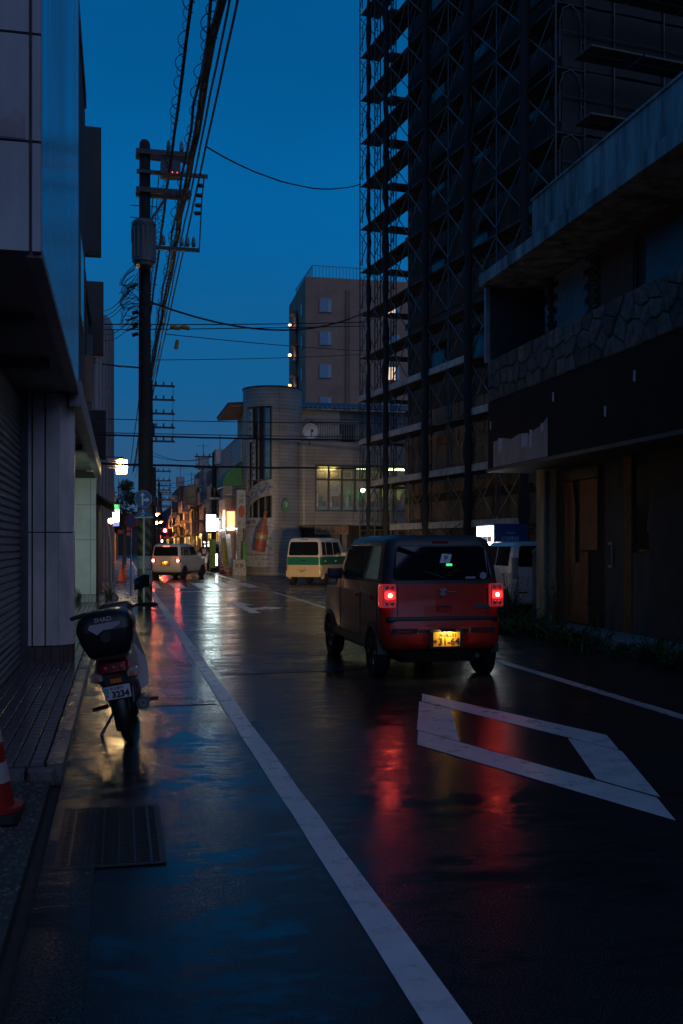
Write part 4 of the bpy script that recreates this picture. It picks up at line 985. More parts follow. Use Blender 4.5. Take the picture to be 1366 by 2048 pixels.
MB().bbox(-.08,.11,-.508,-.492,.79,.875,.01).build('gate_handle', car_red, rc)
MB().box(-.06,.09,-.513,-.506,.845,.855).build('handle_shadow', black, rc)
bd = MB().box(.395,.60,-.507,-.497,.83,.872).build('badge', M('badge_dark', (.12,.13,.14), .3), rc)
lettering('HUSTLER', .045, em, bd, (.497,-.508,.851), world=False)
lettering('HYBRID', .02, em, rc, (.52,-.508,.795), world=False)
MB().bbox(-.10,.10,-.412,-.36,1.595,1.615,.01).build('stop_lamp', lens_red, rc)
st = MB().prism([(-.03,-.463,1.36),(.09,-.463,1.36),(.12,-.452,1.46),(-.0,-.452,1.47)], (0,-.012,0)).build('sticker', M('sticker_white', (.85,.85,.85), .5), rc)
lettering('P', .09, M('sticker_ink', (.03,.05,.15), .5), st, (.045,-.474,1.41), world=False)
MB().prism([(.05,-.466,1.325),(.12,-.466,1.325),(.12,-.463,1.352),(.05,-.463,1.352)], (0,-.012,0)).build('green_reflection', LAMP('green_reflect', (.05,1,.2), 1.0), rc)  # green reflection on the rear glass, put in as a glowing piece
for (x,z,r_) in ((.50,1.21,.042),): MB().lathe([(.004,0),(r_,0),(r_,.008),(.004,.008)], (x,-.494,z), axis='Y', n=16).build('sticker', M('sticker_grey', (.4,.4,.42), .5), rc)
MB().box(.28,.40,-.497,-.489,1.175,1.20).build('sticker', M('sticker_grey', (.4,.4,.42), .5), rc)
for s in (-1,1): MB().box(s*.555-.004,s*.555+.004,-.504,-.490,.745,1.10).build('gate_seam', black, rc)
MB().tube([(.20,.0,1.69),(.30,-.26,1.83)], .006, 6).build('antenna', black, rc)
MB().tube([(.42,-.50,.27),(.42,-.2,.27)], .03, 10).build('exhaust', darksteel, rc)

for s in (-1,1):
    for y in (.585,-.235,1.74): MB().box(s*.737-.003,s*.737+.003,y-.005,y+.005,.40,1.10).build('door_seam', black, rc)
    MB().box(min(s*.70,s*.742),max(s*.70,s*.742),.36,2.08,.335,.43).build('sill_cladding', black, rc)
    MB().box(s*.737-.002,s*.737+.004,.0,1.95,.985,.995).build('belt_trim', M('trim_dim', (.2,.2,.2), .3, metal=.8), rc)
    hl = MB().lathe([(.01,.0),(.09,-.01),(.105,-.06)], (s*.53,2.90,.80), axis='Y', n=20).build('headlamp', LAMP('headlamp_lens', (1,.80,.52), 30), rc, 50)
    sl_ = bpy.data.lights.new('headlamp_beam', 'SPOT'); sl_.energy = 4200; sl_.color = (1,.72,.40); sl_.spot_size = R(34); sl_.spot_blend = .9; sl_.shadow_soft_size = .12
    so = bpy.data.objects.new('headlamp_beam', sl_); C.objects.link(so); so.parent = rc; so.location = (s*.53,2.98,.80)
    so.rotation_euler = Vector((.12,1,-.035)).to_track_quat('-Z','Y').to_euler()
# ---- cream and green microvan parked in the lot
cream = M('van_cream', (.60,.44,.24), .3, var=.05, coat=.5); vgreen = M('van_green', (.012,.14,.085), .3, var=.05, coat=.5)
lowv = [(.34,.66,-.50,2.30,.12),(.40,.71,-.58,2.36,.14),(.50,.73,-.62,2.40,.14),(.9,.735,-.62,2.40,.14),(1.12,.73,-.61,2.36,.14)]
upv = [(1.12,.728,-.608,2.34,.14),(1.45,.695,-.575,2.16,.14),(1.72,.655,-.53,1.95,.14),(1.80,.62,-.49,1.86,.14),(1.85,.5,-.38,1.7,.12)]
pv_ = at(618,1172,39.2)
gv = make_car('microvan', 'cream and green microvan parked in front of the restaurant', (pv_.x,pv_.y,0), -R(31), lowv, upv, cream, M('van_upper', (.52,.48,.42), .3, coat=.5, var=.05), 1.85,
    (.60,.56,1.18,1.68,.08), [(.9,1.8,.85,1.55,1.18,1.68),(.05,.82,.05,.78,1.18,1.68),(-.45,-.03,-.42,-.03,1.18,1.68)], .26, .64, None,
    dict(top='沖縄580', num='90-63', kana='い', x=-.05), .50, cat='van', band=(.80,1.11,vgreen), arch=M('van_arch', (.4,.3,.2), .5))
for s in (-1,1):
    MB().bbox(s*.52-.13,s*.52+.13,-.645,-.60,.44,.54,.01).build('tail_lamp', lens_red, gv)
    MB().bbox(s*.38-.03,s*.38+.03,-.648,-.60,.45,.53,.01).build('reversing_lamp', lens_clear, gv)
MB().stack([(.34,.70,-.66,-.50,.05),(.44,.725,-.67,-.50,.06),(.60,.72,-.66,-.50,.06)],4).build('bumper', cream, gv, 50)
MB().bbox(-.10,.06,-.645,-.61,.72,.80,.01).build('gate_handle', M('van_handle', (.6,.55,.5), .3), gv)
MB().box(-.14,.14,-.52,-.49,1.765,1.79).build('stop_lamp', lens_red, gv)
em_v = MB().prism([(x*2.2,-.632,.98+z*.9) for x,z in ((-.06,.02),(0,.0),(.06,.02),(.02,-.03),(-.02,-.03))], (0,-.01,0)).build('wing_emblem', em, gv)

# ---- white wagon turning at the crossing
wht = M('wagon_white', (.55,.49,.42), .3, var=.05, coat=.5)
loww = [(.30,.64,-.44,2.78,.12),(.36,.70,-.52,2.86,.14),(.46,.725,-.56,2.90,.15),(.9,.735,-.55,2.88,.16)]
hoodw = [(.9,.732,-.548,2.45,.16),(1.03,.72,-.54,2.2,.15)]
upw = [(1.03,.718,-.538,2.15,.14),(1.3,.685,-.50,1.80,.14),(1.52,.645,-.455,1.45,.14),(1.58,.61,-.41,1.36,.14),(1.63,.5,-.30,1.2,.12)]
pw_ = at(340,1158,46.5)
ww = make_car('white_wagon', 'white kei wagon with lit brake lamps turning at the crossing', (pw_.x,pw_.y,0), -R(24), loww, upw, wht, wht, 2.45,
    (.58,.54,1.08,1.48,.06), [(.75,1.75,.72,1.38,1.08,1.50),(-.05,.68,-.05,.65,1.08,1.50),(-.40,-.12,-.36,-.12,1.1,1.48)], .28, .645, hoodw,
    dict(top='沖縄580', num='9-34', kana='う', lit=True), .72)
for s in (-1,1):
    tl = MB().stack([(.78,.10,-.565,-.40,.03),(.80,.115,-.575,-.40,.04),(.90,.115,-.572,-.40,.04),(.93,.09,-.56,-.40,.03)],3)
    tl.v = [v+Vector((s*.60,0,0)) for v in tl.v]; tl = tl.build('tail_lamp', lens_red, ww, 50)
    MB().lathe([(.004,-.60),(.05,-.59),(.06,-.575)], (s*.60,0,.855), axis='Y', n=16).build('bulb_glow', lamp_core, tl, 60)
MB().bbox(-.16,.16,-.468,-.44,1.50,1.525,.008).build('stop_lamp', LAMP('stop_lamp_lit', (1,.06,.04), 9), ww)
MB().stack([(.18,.5,-.46,2.7,.1),(.31,.66,-.5,2.8,.12)],4).build('under_tray', black, ww, 50)
MB().box(-.25,.2,-.575,-.555,.83,.85).build('trim_line', em, ww)

# ---- white hatchback beside the drinks machine
pk_ = at(1075,1240,21.6)
lowk = [(.30,.64,-.42,2.78,.12),(.36,.70,-.50,2.86,.14),(.46,.725,-.53,2.90,.15),(.98,.732,-.51,2.86,.16)]
hoodk = [(.98,.73,-.508,2.3,.16),(1.08,.72,-.50,2.2,.15)]
upk = [(1.08,.718,-.498,2.15,.14),(1.35,.68,-.465,1.80,.14),(1.56,.645,-.42,1.45,.14),(1.62,.61,-.38,1.36,.14),(1.65,.5,-.28,1.2,.12)]
kc = make_car('white_hatchback', 'white hatchback parked between the drinks machine and the abandoned building', (pk_.x,pk_.y,0), -R(3), lowk, upk, M('hatch_white', (.82,.84,.85), .3, var=.05, coat=.5), M('hatch_white', (.8,.8,.8), .3), 2.4,
    (.60,.55,1.12,1.54,.06), [(.75,1.75,.72,1.38,1.12,1.54),(-.15,.68,-.15,.65,1.12,1.54)], .28, .645, hoodk,
    dict(top='沖縄580', num='21-07', kana='え', x=.1), .62)
for s in (-1,1):
    MB().bbox(s*.67-.045,s*.67+.06,-.52,-.36,.86,1.30,.02).build('tail_lamp', lens_clear, kc)
    MB().bbox(s*.52-.10,s*.52+.10,-.548,-.52,.555,.585,.005).build('reflector', lens_red, kc)
MB().prism([(x*.8,-.525,.97+z*.8) for x,z in s_pts], (0,-.012,0)).build('emblem', em, kc)
# ---- dark car far up the street
pf = at(428,1140,66)
fc = make_car('dark_car', 'dark car parked far up the street beside the white lit stand sign', (pf.x,pf.y,0), R(2), loww, upw, M('dark_blue_paint', (.02,.025,.04), .3, coat=.5), M('dark_blue_paint', (.02,.025,.04), .3), 2.45,
    (.58,.54,1.08,1.48,.06), [(.75,1.75,.72,1.38,1.08,1.50),(-.05,.68,-.05,.65,1.08,1.50)], .28, .645, hoodw, None)
for s in (-1,1): MB().bbox(s*.62-.08,s*.62+.08,-.575,-.45,.78,.95,.02).build('tail_lamp', lens_red, fc)

# ---- step-through motorbike with top box
sb_p = (.075, 8.16, 0)
mb_ = empty('motorbike', sb_p, R(-3), lean=R(-9.5)); tag(mb_, 'step-through motorbike with black top box leaning on its side stand by the kerb', 'motorbike')
bw_m = M('bike_cover', (.30,.24,.23), .35, var=.08, coat=.4); bk_m = M('bike_black', (.012,.012,.013), .35, var=.1); gunm = M('bike_metal', (.09,.09,.095), .4, metal=.7)
def wheel(y):
    w_ = MB().lathe([(.225,-.03),(.265,-.038),(.285,-.026),(.293,0),(.285,.026),(.265,.038),(.225,.03)], axis='X', n=32).build('wheel', rubber, mb_, 60)
    w_.location = (0,y,.293)
    r_ = MB().lathe([(.228,-.025),(.228,.025),(.205,.02),(.205,-.02)], axis='X', n=28)
    for k_ in range(18):
        a = R(20*k_); r_.bar((.012*(1 if k_%2 else -1),.03*math.cos(a),.03*math.sin(a)),(0,.21*math.cos(a+.25),.21*math.sin(a+.25)),.004)
    r_.lathe([(.035,-.05),(.035,.05)], axis='X', n=12).build('rim', gunm, w_, 40)
wheel(0); wheel(1.21)
k = MB(); N_ = 12
for i in range(N_+1):
    a = R(-25+i*150/N_)
    for (x, r_) in ((-.06,.325),(-.045,.345),(.045,.345),(.06,.325)): k.v.append(Vector((x, -r_*math.cos(a)*1.0, .293+r_*math.sin(a))))
for i in range(N_):
    for q in range(3): k.f.append([i*4+q,i*4+q+1,(i+1)*4+q+1,(i+1)*4+q])
k.build('rear_mudguard', bk_m, mb_, 60)
MB().prism([(-.07,-.30,.30),(.07,-.30,.30),(.085,-.28,.56),(-.085,-.28,.56)], (0,.05,0)).build('mud_flap', bk_m, mb_)
MB().stack([(.44,.10,-.10,.55,.05),(.52,.145,-.22,.60,.06),(.62,.15,-.26,.62,.07),(.70,.13,-.24,.58,.06),(.74,.10,-.20,.5,.05)],4).build('side_cover', bw_m, mb_, 60)
MB().stack([(.715,.13,-.12,.52,.06),(.745,.145,-.16,.55,.07),(.80,.13,-.12,.52,.06),(.81,.10,-.06,.46,.05)],4).build('seat', bk_m, mb_, 60)
rk = MB()
for x in (-.13,.13): rk.tube([(x,.0,.72),(x,-.10,.735),(x,-.36,.735)], .011, 6)
for y in (-.36,-.2): rk.tube([(-.13,y,.735),(.13,y,.735)], .011, 6)
rk.build('carrier', chrome, mb_, 40)
bx = MB().stack([(.745,.125,-.49,-.10,.05),(.76,.15,-.53,-.07,.06),(.86,.192,-.56,-.045,.07),(.945,.21,-.57,-.035,.075)],5).build('top_box', bk_m, mb_, 60)
MB().stack([(.948,.213,-.573,-.032,.075),(.99,.21,-.568,-.036,.08),(1.045,.185,-.545,-.05,.08),(1.08,.14,-.50,-.09,.07),(1.09,.09,-.44,-.15,.05)],5).build('lid', bk_m, bx, 60)
tp = [(-.115,1.005),(-.10,1.035),(.13,1.035),(.115,1.005),(.055,.985),(-.01,.985),(-.055,.955)]
MB().prism([(x,-.574,z-.03) for x,z in tp], (0,-.008,0)).build('silver_trim', M('box_trim', (.36,.33,.36), .35), bx)
lettering('SHAD', .05, M('box_letter', (.42,.42,.45), .4), bx, (.0,-.556,1.03), right=(1,0,0), up=(0,.4,1), world=False)
MB().lathe([(.04,0),(.05,.012),(.045,.02)], (0,-.585,.90), axis='Y', n=16).build('latch', black, bx, 50)
tl = MB().stack([(.60,.085,-.36,-.20,.03),(.615,.115,-.385,-.20,.04),(.68,.12,-.38,-.20,.04),(.70,.10,-.35,-.20,.03)],4).build('tail_lamp', lens_red, mb_, 50)
for x in (-.06,0,.06): MB().lathe([(.004,-.39),(.018,-.387),(.02,-.38)], (x,0,.645), axis='Y', n=12).build('lens', M('lens_red2', (.38,.03,.03), .1), tl)
MB().bbox(-.045,.045,-.345,-.315,.525,.56,.008).build('reflector', M('reflector_amber', (.75,.16,.02), .2, var=.3, scale=40), mb_)
for s in (-1,1):
    t_ = MB().stack([(.545,.03,-.34,-.26,.015),(.56,.045,-.36,-.26,.02),(.605,.045,-.36,-.26,.02),(.62,.03,-.34,-.26,.015)],3)
    t_.v = [v+Vector((s*.135,0,0)) for v in t_.v]; ti = t_.build('turn_signal', M('signal_clear', (.42,.36,.32), .12, var=.3, scale=40), mb_, 50)
    MB().lathe([(.004,-.368),(.02,-.366),(.022,-.355)], (s*.135,0,.58), axis='Y', n=10).build('amber_bulb', M('reflector_amber', (.75,.16,.02), .2), ti)
    MB().tube([(s*.085,.02,.30),(s*.10,.10,.66)], .026, 10).build('shock_absorber', gunm, mb_, 40)
    MB().tube([(s*.07,0,.293),(s*.075,.45,.36)], .02, 8).build('swing_arm', gunm, mb_, 40)
    MB().tube([(s*.10,1.12,.72),(s*.085,1.21,.293)], .02, 8).build('fork_leg', gunm, mb_, 40)
    MB().tube([(s*.05,.95,.99),(s*.2,.93,1.02),(s*.36,.82,1.0)], .012, 8).build('handlebar', gunm, mb_, 40)
    MB().tube([(s*.25,.885,1.015),(s*.365,.81,1.0),(s*.375,.80,.999)], [.019,.019,.012], 10).build('grip', rubber, mb_, 40)
    MB().bar((s*.14,.30,.27),(s*.27,.30,.26),.03).build('foot_peg', rubber, mb_)
    sh_ = MB().prism([(s*.04,.80,.86),(s*.16,.76,.80),(s*.21,.72,.55),(s*.20,.66,.34),(s*.10,.62,.30),(s*.03,.70,.5)], (0,.035,0)).build('leg_shield', bw_m, mb_)
pl = MB().bbox(-.10,.10,-.352,-.345,.405,.505,.006).build('licence_plate', M('plate_white', (.62,.58,.58), .4, var=.06), mb_)
lettering('宮古島市', .026, plate_ink, pl, (0,-.353,.485), world=False); lettering('3234', .066, plate_ink, pl, (.022,-.353,.437), world=False, name='number', bold=.003); lettering('あ', .03, plate_ink, pl, (-.076,-.353,.432), world=False)
MB().box(-.098,-.06,-.3535,-.352,.452,.495).build('plate_art', M('plate_art', (.10,.40,.42), .5), pl)
MB().box(-.10,.10,-.345,-.325,.40,.51).build('plate_mount', bk_m, mb_)
mu = MB().tube([(.15,.42,.28),(.165,.1,.30),(.175,-.33,.335)], [.03,.045,.05], 16).build('muffler', gunm, mb_, 40)
MB().lathe([(.016,-.345),(.026,-.345),(.026,-.30),(.016,-.30)], (.175,0,.337), axis='Y', n=16, ring=True).build('tail_pipe', M('pipe_tip', (.45,.35,.25), .3, metal=.9), mu)
MB().stack([(.24,.10,.32,.62,.05),(.30,.13,.30,.68,.06),(.40,.12,.32,.66,.06),(.46,.08,.36,.6,.04)],4).build('engine', gunm, mb_, 50)
MB().stack([(.90,.09,.90,1.14,.05),(.97,.14,.86,1.18,.07),(1.03,.15,.86,1.16,.07),(1.07,.11,.88,1.10,.05)],4).build('headlamp_cowl', M('cowl_dark', (.05,.05,.055), .35), mb_, 60)
MB().stack([(.60,.06,1.02,1.12,.03),(.92,.07,.92,1.06,.03)],3).build('steering_cover', bw_m, mb_, 60)
k = MB()
for i in range(9):
    a = R(20+i*130/8)
    for (x, r_) in ((-.055,.32),(-.04,.34),(.04,.34),(.055,.32)): k.v.append(Vector((x, 1.21+r_*math.cos(a), .293+r_*math.sin(a))))
for i in range(8):
    for q in range(3): k.f.append([i*4+q,i*4+q+1,(i+1)*4+q+1,(i+1)*4+q])
k.build('front_mudguard', bw_m, mb_, 60)
MB().tube([(.24,.90,1.03),(.24,.91,1.12),(.27,.90,1.17)], .006, 6).build('mirror_stem', black, mb_, 40)
MB().prism([(.20,.90,1.155),(.33,.87,1.17),(.345,.86,1.26),(.30,.865,1.275),(.215,.895,1.24)], (0,.02,0)).build('mirror', M('mirror_glass', (.12,.15,.18), .06, metal=.9), mb_)
MB().prism([(.195,.905,1.15),(.335,.875,1.165),(.35,.865,1.265),(.30,.87,1.28),(.21,.90,1.245)], (0,.03,0)).build('mirror_shell', black, mb_)
MB().tube([(-.08,.35,.24),(-.235,.27,.045)], .011, 6).build('side_stand', gunm, mb_)

# ================================================================== utility poles, cables, signs
pole_m = M('pole_concrete', (.028,.028,.028), .85, spec=.2, var=.2, scale=4)
PX, PY = .61, 25.5
up_ = empty('utility_pole', (PX,PY,0)); tag(up_, 'tall utility pole with transformer, crossarms and striped guard, nearest pole', 'utility pole')
MB().lathe([(.17,0),(.135,11.5),(.13,11.62),(.08,11.70)], n=20).build('shaft', pole_m, up_, 40)
def stripes(name, c1, c2, sc):
    m = bpy.data.materials.new(name); m.use_nodes = True; n, l = m.node_tree.nodes, m.node_tree.links; b = n['Principled BSDF']; b.inputs['Roughness'].default_value = .5
    t = n.new('ShaderNodeTexCoord'); s_ = n.new('ShaderNodeSeparateXYZ'); l.new(t.outputs['Object'], s_.inputs[0])
    ad = n.new('ShaderNodeMath'); ad.operation = 'ADD'; l.new(s_.outputs['X'], ad.inputs[0]); l.new(s_.outputs['Z'], ad.inputs[1])
    mu = n.new('ShaderNodeMath'); mu.operation = 'MULTIPLY'; l.new(ad.outputs[0], mu.inputs[0]); mu.inputs[1].default_value = sc
    fr = n.new('ShaderNodeMath'); fr.operation = 'FRACT'; l.new(mu.outputs[0], fr.inputs[0])
    gt = n.new('ShaderNodeMath'); gt.operation = 'GREATER_THAN'; l.new(fr.outputs[0], gt.inputs[0]); gt.inputs[1].default_value = .5
    mi = n.new('ShaderNodeMix'); mi.data_type = 'RGBA'; l.new(gt.outputs[0], mi.inputs[0]); mi.inputs[6].default_value = (*c1,1); mi.inputs[7].default_value = (*c2,1)
    l.new(mi.outputs[2], b.inputs['Base Color']); return m
stripe_m = stripes('guard_stripes', (.012,.012,.012), (.11,.09,.03), 3.4)
MB().lathe([(.180,1.35),(.180,2.6)], n=20).build('striped_guard', stripe_m, up_, 40); MB().lathe([(.182,.15),(.182,.55)], n=20).build('striped_guard', stripe_m, up_, 40)
MB().lathe([(.181,.56),(.181,.97)], n=20).build('poster_wrap', M('wrap_grey', (.10,.10,.10), .5), up_, 40)
MB().lathe([(.182,.98),(.182,1.30)], n=20).build('notice_wrap', M('wrap_white', (.26,.26,.25), .5), up_, 40)
for i in range(6): MB().box(-.02+.035*i,-.008+.035*i,-.19,-.182,.60,.94).build('bar_print', M('print_pale', (.4,.4,.38), .5), up_)
arm_m = M('crossarm', (.035,.036,.038), .5, metal=.3)
def arm(z, x0, x1, h=.10, y=-.17): return MB().box(x0,x1,y-.05,y+.05,z-h/2,z+h/2).build('crossarm', arm_m, up_)
arm(11.35,-.22,1.15,.12); arm(11.35,-.22,1.15,.12,.18); arm(10.85,-.20,1.55,.08); arm(10.40,-.22,1.15,.12); arm(10.40,-.22,1.15,.12,.18); arm(8.98,.1,1.35,.08)
MB().bar((.12,-.15,9.62),(.58,-.15,10.36),.09,.05).build('arm_brace', arm_m, up_)
ins_m = M('porcelain', (.14,.15,.16), .25)
for (x,z) in ((.58,11.42),(.90,11.42),(.45,9.05),(.9,9.05),(1.05,9.05),(1.2,9.05)):
    MB().lathe([(.02,0),(.05,.02),(.06,.10),(.04,.16),(.05,.18),(.02,.26)], (x,-.17,z), n=12).build('insulator', ins_m, up_, 50)
bxp = MB().box(.38,.86,-.42,-.02,10.75,11.10).build('switch_box', M('switch_box', (.035,.035,.04), .5), up_)
for x in (.66,.78): MB().lathe([(.004,-.44),(.014,-.435),(.014,-.42)], (x,0,10.80), axis='Y', n=8).build('indicator', LAMP('indicator_red', (1,.05,.03), 3), bxp)
for (x,z) in ((1.30,10.6),(1.26,10.35),(1.23,10.1),(1.21,9.9)): MB().lathe([(.03,0),(.05,.02),(.05,.14),(.03,.16)], (x,-.2,z), axis='X', n=10).build('clamp', arm_m, up_, 50)
MB().tube([(1.46,-.2,10.82),(1.40,-.2,10.2),(1.34,-.2,9.02)], .018, 6).build('drop_rod', arm_m, up_)
tr = MB().lathe([(.08,8.40),(.23,8.42),(.25,8.50),(.285,8.52),(.285,9.40),(.30,9.42),(.30,9.47),(.24,9.54),(.08,9.58)], (-.03,-.44,0), n=28).build('transformer', M('transformer_grey', (.10,.105,.11), .45, var=.15, streak=5), up_, 40)
for a in range(0,360,24):
    MB().bar((-.03+.285*math.cos(R(a)),-.44+.285*math.sin(R(a)),8.60),(-.03+.285*math.cos(R(a)),-.44+.285*math.sin(R(a)),9.34),.03).build('fin', M('transformer_grey', (.2,.21,.22), .45), tr)
MB().box(-.34,-.28,-.52,-.36,9.0,9.3).build('terminal_box', arm_m, tr)
for z in (10.05,9.75,9.5,8.1,7.6): MB().tube([(-.35,-.0,z),(.3,-.0,z)], .012, 6).build('step_bolt', arm_m, up_)
# tangle of service drops at the pole
tg = MB(); rnd = random.Random(11)
for i in range(16):
    p0 = Vector((-.16,-.1,rnd.uniform(7.0,8.1))); pts = []
    for j in range(9):
        f = j/8; a = f*math.pi*rnd.uniform(1.2,1.9)
        pts.append(p0+Vector((-.08-.42*math.sin(a)*rnd.uniform(.7,1), rnd.uniform(-.06,.06), .38*(1-f)-.35*f+.12*math.cos(a*2))))
    tg.tube(pts, .009, 5)
for z in (7.4,7.1,6.85): tg.tube([(-.17,0,z),(-.30,-.03,z-.05)], .05, 6)
tg.build('drop_wire_coils', wire_m, up_, 60)
for (z) in (8.05,7.25,7.0): MB().tube([(-.17,-.05,z+.02),(-.45,-.05,z-.10)], .028, 8).build('tension_insulator', arm_m, up_)

def wire(label, pts, r, n=5, loops=0, name='overhead_cable', mat=None, sag=0, seg=14, rng=None, cat='cable', wob=0):
    """cable through given points with sag between them"""
    P = []; rng = rng or random.Random(len(label)*7)
    pts = [Vector(p) for p in pts]
    for a, b in zip(pts, pts[1:]):
        for i in range(seg):
            f = i/seg; p = a.lerp(b, f); p.z -= sag*4*f*(1-f); P.append(p+Vector((rng.uniform(-wob,wob),0,rng.uniform(-wob,wob))))
    P.append(pts[-1])
    if not loops:
        o = MB().tube(P, r, n).build(name, mat or wire_m, None, 60); tag(o, label, cat); return o
    e_ = empty(name, pts[0]); tag(e_, label, cat)
    MB().tube(P, r, n+2).build('cable_core', mat or wire_m, e_, 60, world=True)
    d = (P[-1]-P[0]).normalized(); u = Vector((0,0,1)); side = d.cross(u).normalized(); tot = len(P)-1
    lp = MB().tube([side*(-r*.3)+(-side*(r+loops)*math.sin(R(a_)))+u*(loops*.9*math.cos(R(a_)))+d*(.30*a_/180) for a_ in range(0,200,22)], .0085, 4).mesh('hanger_loop', mat or wire_m, 60)
    step = .62; L = (P[-1]-P[0]).length; m_ = int(L/step); q0 = pts[0]
    for i in range(m_):
        f = i/m_*tot; k_ = int(f); p = P[k_].lerp(P[k_+1], f-k_)
        if p.y < 2 or p.y > 60: continue
        sc_ = rng.uniform(.7,1.35); inst('hanger_loop', lp, e_, p-q0, (0,0,0), (sc_,sc_,sc_))
    return e_
YS = [-12, 0, 12, 25.4, 40, 55, 85, 120]
def run(X, Z, dx=0, dz=(0,0,0,0,0,0,0,0)): return [(X+random.uniform(-dx,dx), y, Z+k_) for y, k_ in zip(YS, dz)]
wire('thick bundled telecom cable running overhead along the street', run(1.575,10.30,.02), .075, 8, .10, 'bundled_cable', seg=10, wob=.03)
wire('second cable wound round the thick bundle', [(p[0]-.09,p[1],p[2]+.05) for p in run(1.575,10.30,.05)], .030, 6, seg=10, wob=.05)
wire('black overhead cable with wire loops left of the thick bundle', run(1.20,10.85), .034, 6, .09, 'looped_cable', seg=10, wob=.012)
wire('thin overhead cable just right of the thick bundle', run(1.78,10.62), .022, 6, seg=10, wob=.01)
wire('rightmost thin overhead cable with splices along the street', run(1.93,10.72), .024, 6, seg=10, wob=.008)
wire('lower thin cable running down to the far poles', [(1.30,25.4,8.98),(1.3,40,7.6),(1.25,55,7.3),(1.2,85,7.1)], .016, 5, sag=.12)
wire('thin cable hanging beside the pole shaft', [(.8,25.4,10.3),(.95,40,8.6),(1.0,55,7.6),(1.0,85,7.4)], .014, 5, sag=.15)
wire('thin cable left of the bundle towards the next pole', [(.95,25.4,10.8),(1.1,55,8.6),(1.1,85,7.6)], .014, 5, sag=.3)
def cross(label, pa, pb, r, sag=0, **k_): return wire(label, [at(*pa), at(*pb)], r, 5, sag=sag, name='service_wire', **k_)
cross('twisted service wire from the pole top to the scaffolding', (412,293,24.9),(722,368,41), .022, .55, cat='wire', wob=.012)
cross('sagging cable from the pole across to the scaffolding', (300,604,25.3),(735,622,41), .028, .75, cat='wire')
cross('upper straight wire in front of the apartment block', (150,648,29),(735,644,41), .018, .05, cat='wire')
cross('second straight wire just below the yellow cable cover', (150,660,29),(735,652,41), .016, .02, cat='wire')
cross('thin wire sloping down across the apartment block', (330,668,26),(735,702,41), .012, .05, cat='wire')
cross('lowest thin wire in front of the apartment block', (300,720,26),(735,708,41), .010, .05, cat='wire')
cross('thin crossing wire near the top of the round tower', (150,836,29),(735,845,41), .014, .05, cat='wire')
cross('thick crossing cable above the green awning', (150,868,29),(735,880,41), .030, .04, cat='wire', wob=.006)
cross('thin cable just above the thick crossing cable', (150,864,29),(735,874,41), .014, .02, cat='wire')
cross('lower thick crossing cable level with the green awning', (200,927,29),(735,936,41), .036, .05, cat='wire', wob=.01)
for i, (a, b) in enumerate((((278,540,25.4),(206,622,30)),((279,548,25.4),(206,632,30)),((279,556,25.4),(206,640,30)),((280,610,25.4),(206,668,30)),((280,622,25.4),(206,680,30)))):
    o = cross('service drop wire from the pole down to the dark building on the left', a, b, .010, .25, cat='wire'); o['group'] = 'drop wires from the pole to the left building'
cross('single wire with clamps from the pole to the dark sign', (282,735,25.4),(205,728,31), .025, .02, cat='wire', wob=.01)
yc = empty('cable_cover', at(362,655,27.5)); tag(yc, 'yellow split cable cover on the crossing wire', 'cable cover')
ym = M('cover_yellow', (.34,.24,.02), .5, var=.2)
for (a, b) in ((341,359),(361,379)): MB().tube([at(a,653,27.3),at(b,657,27.3)], [.07,.055], 10).build('sleeve', ym, yc, 50, world=True)
yd = empty('cable_cover', at(353,688,27.5)); tag(yd, 'small yellow cover hanging on the cable below the crossing wires', 'cable cover')
MB().tube([at(355,680,27.3),at(352,698,27.3)], [.045,.06], 8).build('sleeve', ym, yd, 50, world=True)

def far_pole(label, px, top, d, h=9.5, arms=3, side=1, lamp=None):
    p = at(px, 1090, d); zt = at(px, top, d).z
    e_ = empty('utility_pole', (p.x,p.y,0)); tag(e_, label, 'utility pole')
    MB().lathe([(.16,0),(.12,zt),(.05,zt+.05)], n=12).build('shaft', pole_m, e_, 40)
    for i in range(arms):
        z = zt-.3-.75*i; MB().box(-.25 if side > 0 else -1.3, 1.3 if side > 0 else .25,-.05,.05,z-.05,z+.05).build('crossarm', arm_m, e_)
        for x in (.3,.7,1.15): MB().lathe([(.02,0),(.05,.03),(.05,.14),(.02,.2)], (x*side,0,z+.05), n=8).build('insulator', ins_m, e_)
        if i: MB().tube([(1.2*side,0,z),(1.2*side,0,z+.75)], .015, 5).build('tie_rod', arm_m, e_)
    MB().lathe([(.06,zt-3.2),(.22,zt-3.1),(.22,zt-2.4),(.06,zt-2.3)], (.0,-.3,0), n=14).build('transformer', arm_m, e_, 40)
    return e_
far_pole('second utility pole up the street behind the nearest one', 301, 760, 54, arms=5)
far_pole('third utility pole behind the traffic signs on the left side', 309, 935, 80, arms=4)
far_pole('thin far utility pole among others on the left side', 318, 965, 104, arms=4)
far_pole('most distant utility pole on the left side of the street', 322, 985, 135, arms=3)
far_pole('slim utility pole on the right side beside the pinkish building', 428, 905, 68, arms=2, side=-1)
far_pole('distant pole near the end of the street on the right', 362, 1015, 165, arms=3, side=-1)
for i, (a, b, sg_) in enumerate((((305,905,54),(430,905,68),.5),((305,912,54),(430,912,68),.3),((309,960,80),(430,935,68),.6),((309,968,80),(420,960,70),.4),((312,990,90),(415,985,75),.4),((318,1000,104),(410,1000,80),.3),((318,1012,104),(405,1010,85),.3),((320,1022,120),(400,1024,90),.3),((320,1030,130),(395,1032,100),.2))):
    o = cross('thin wire crossing above the far street between the poles', a, b, .016, sg_, cat='wire'); o['group'] = 'wires above the far street'

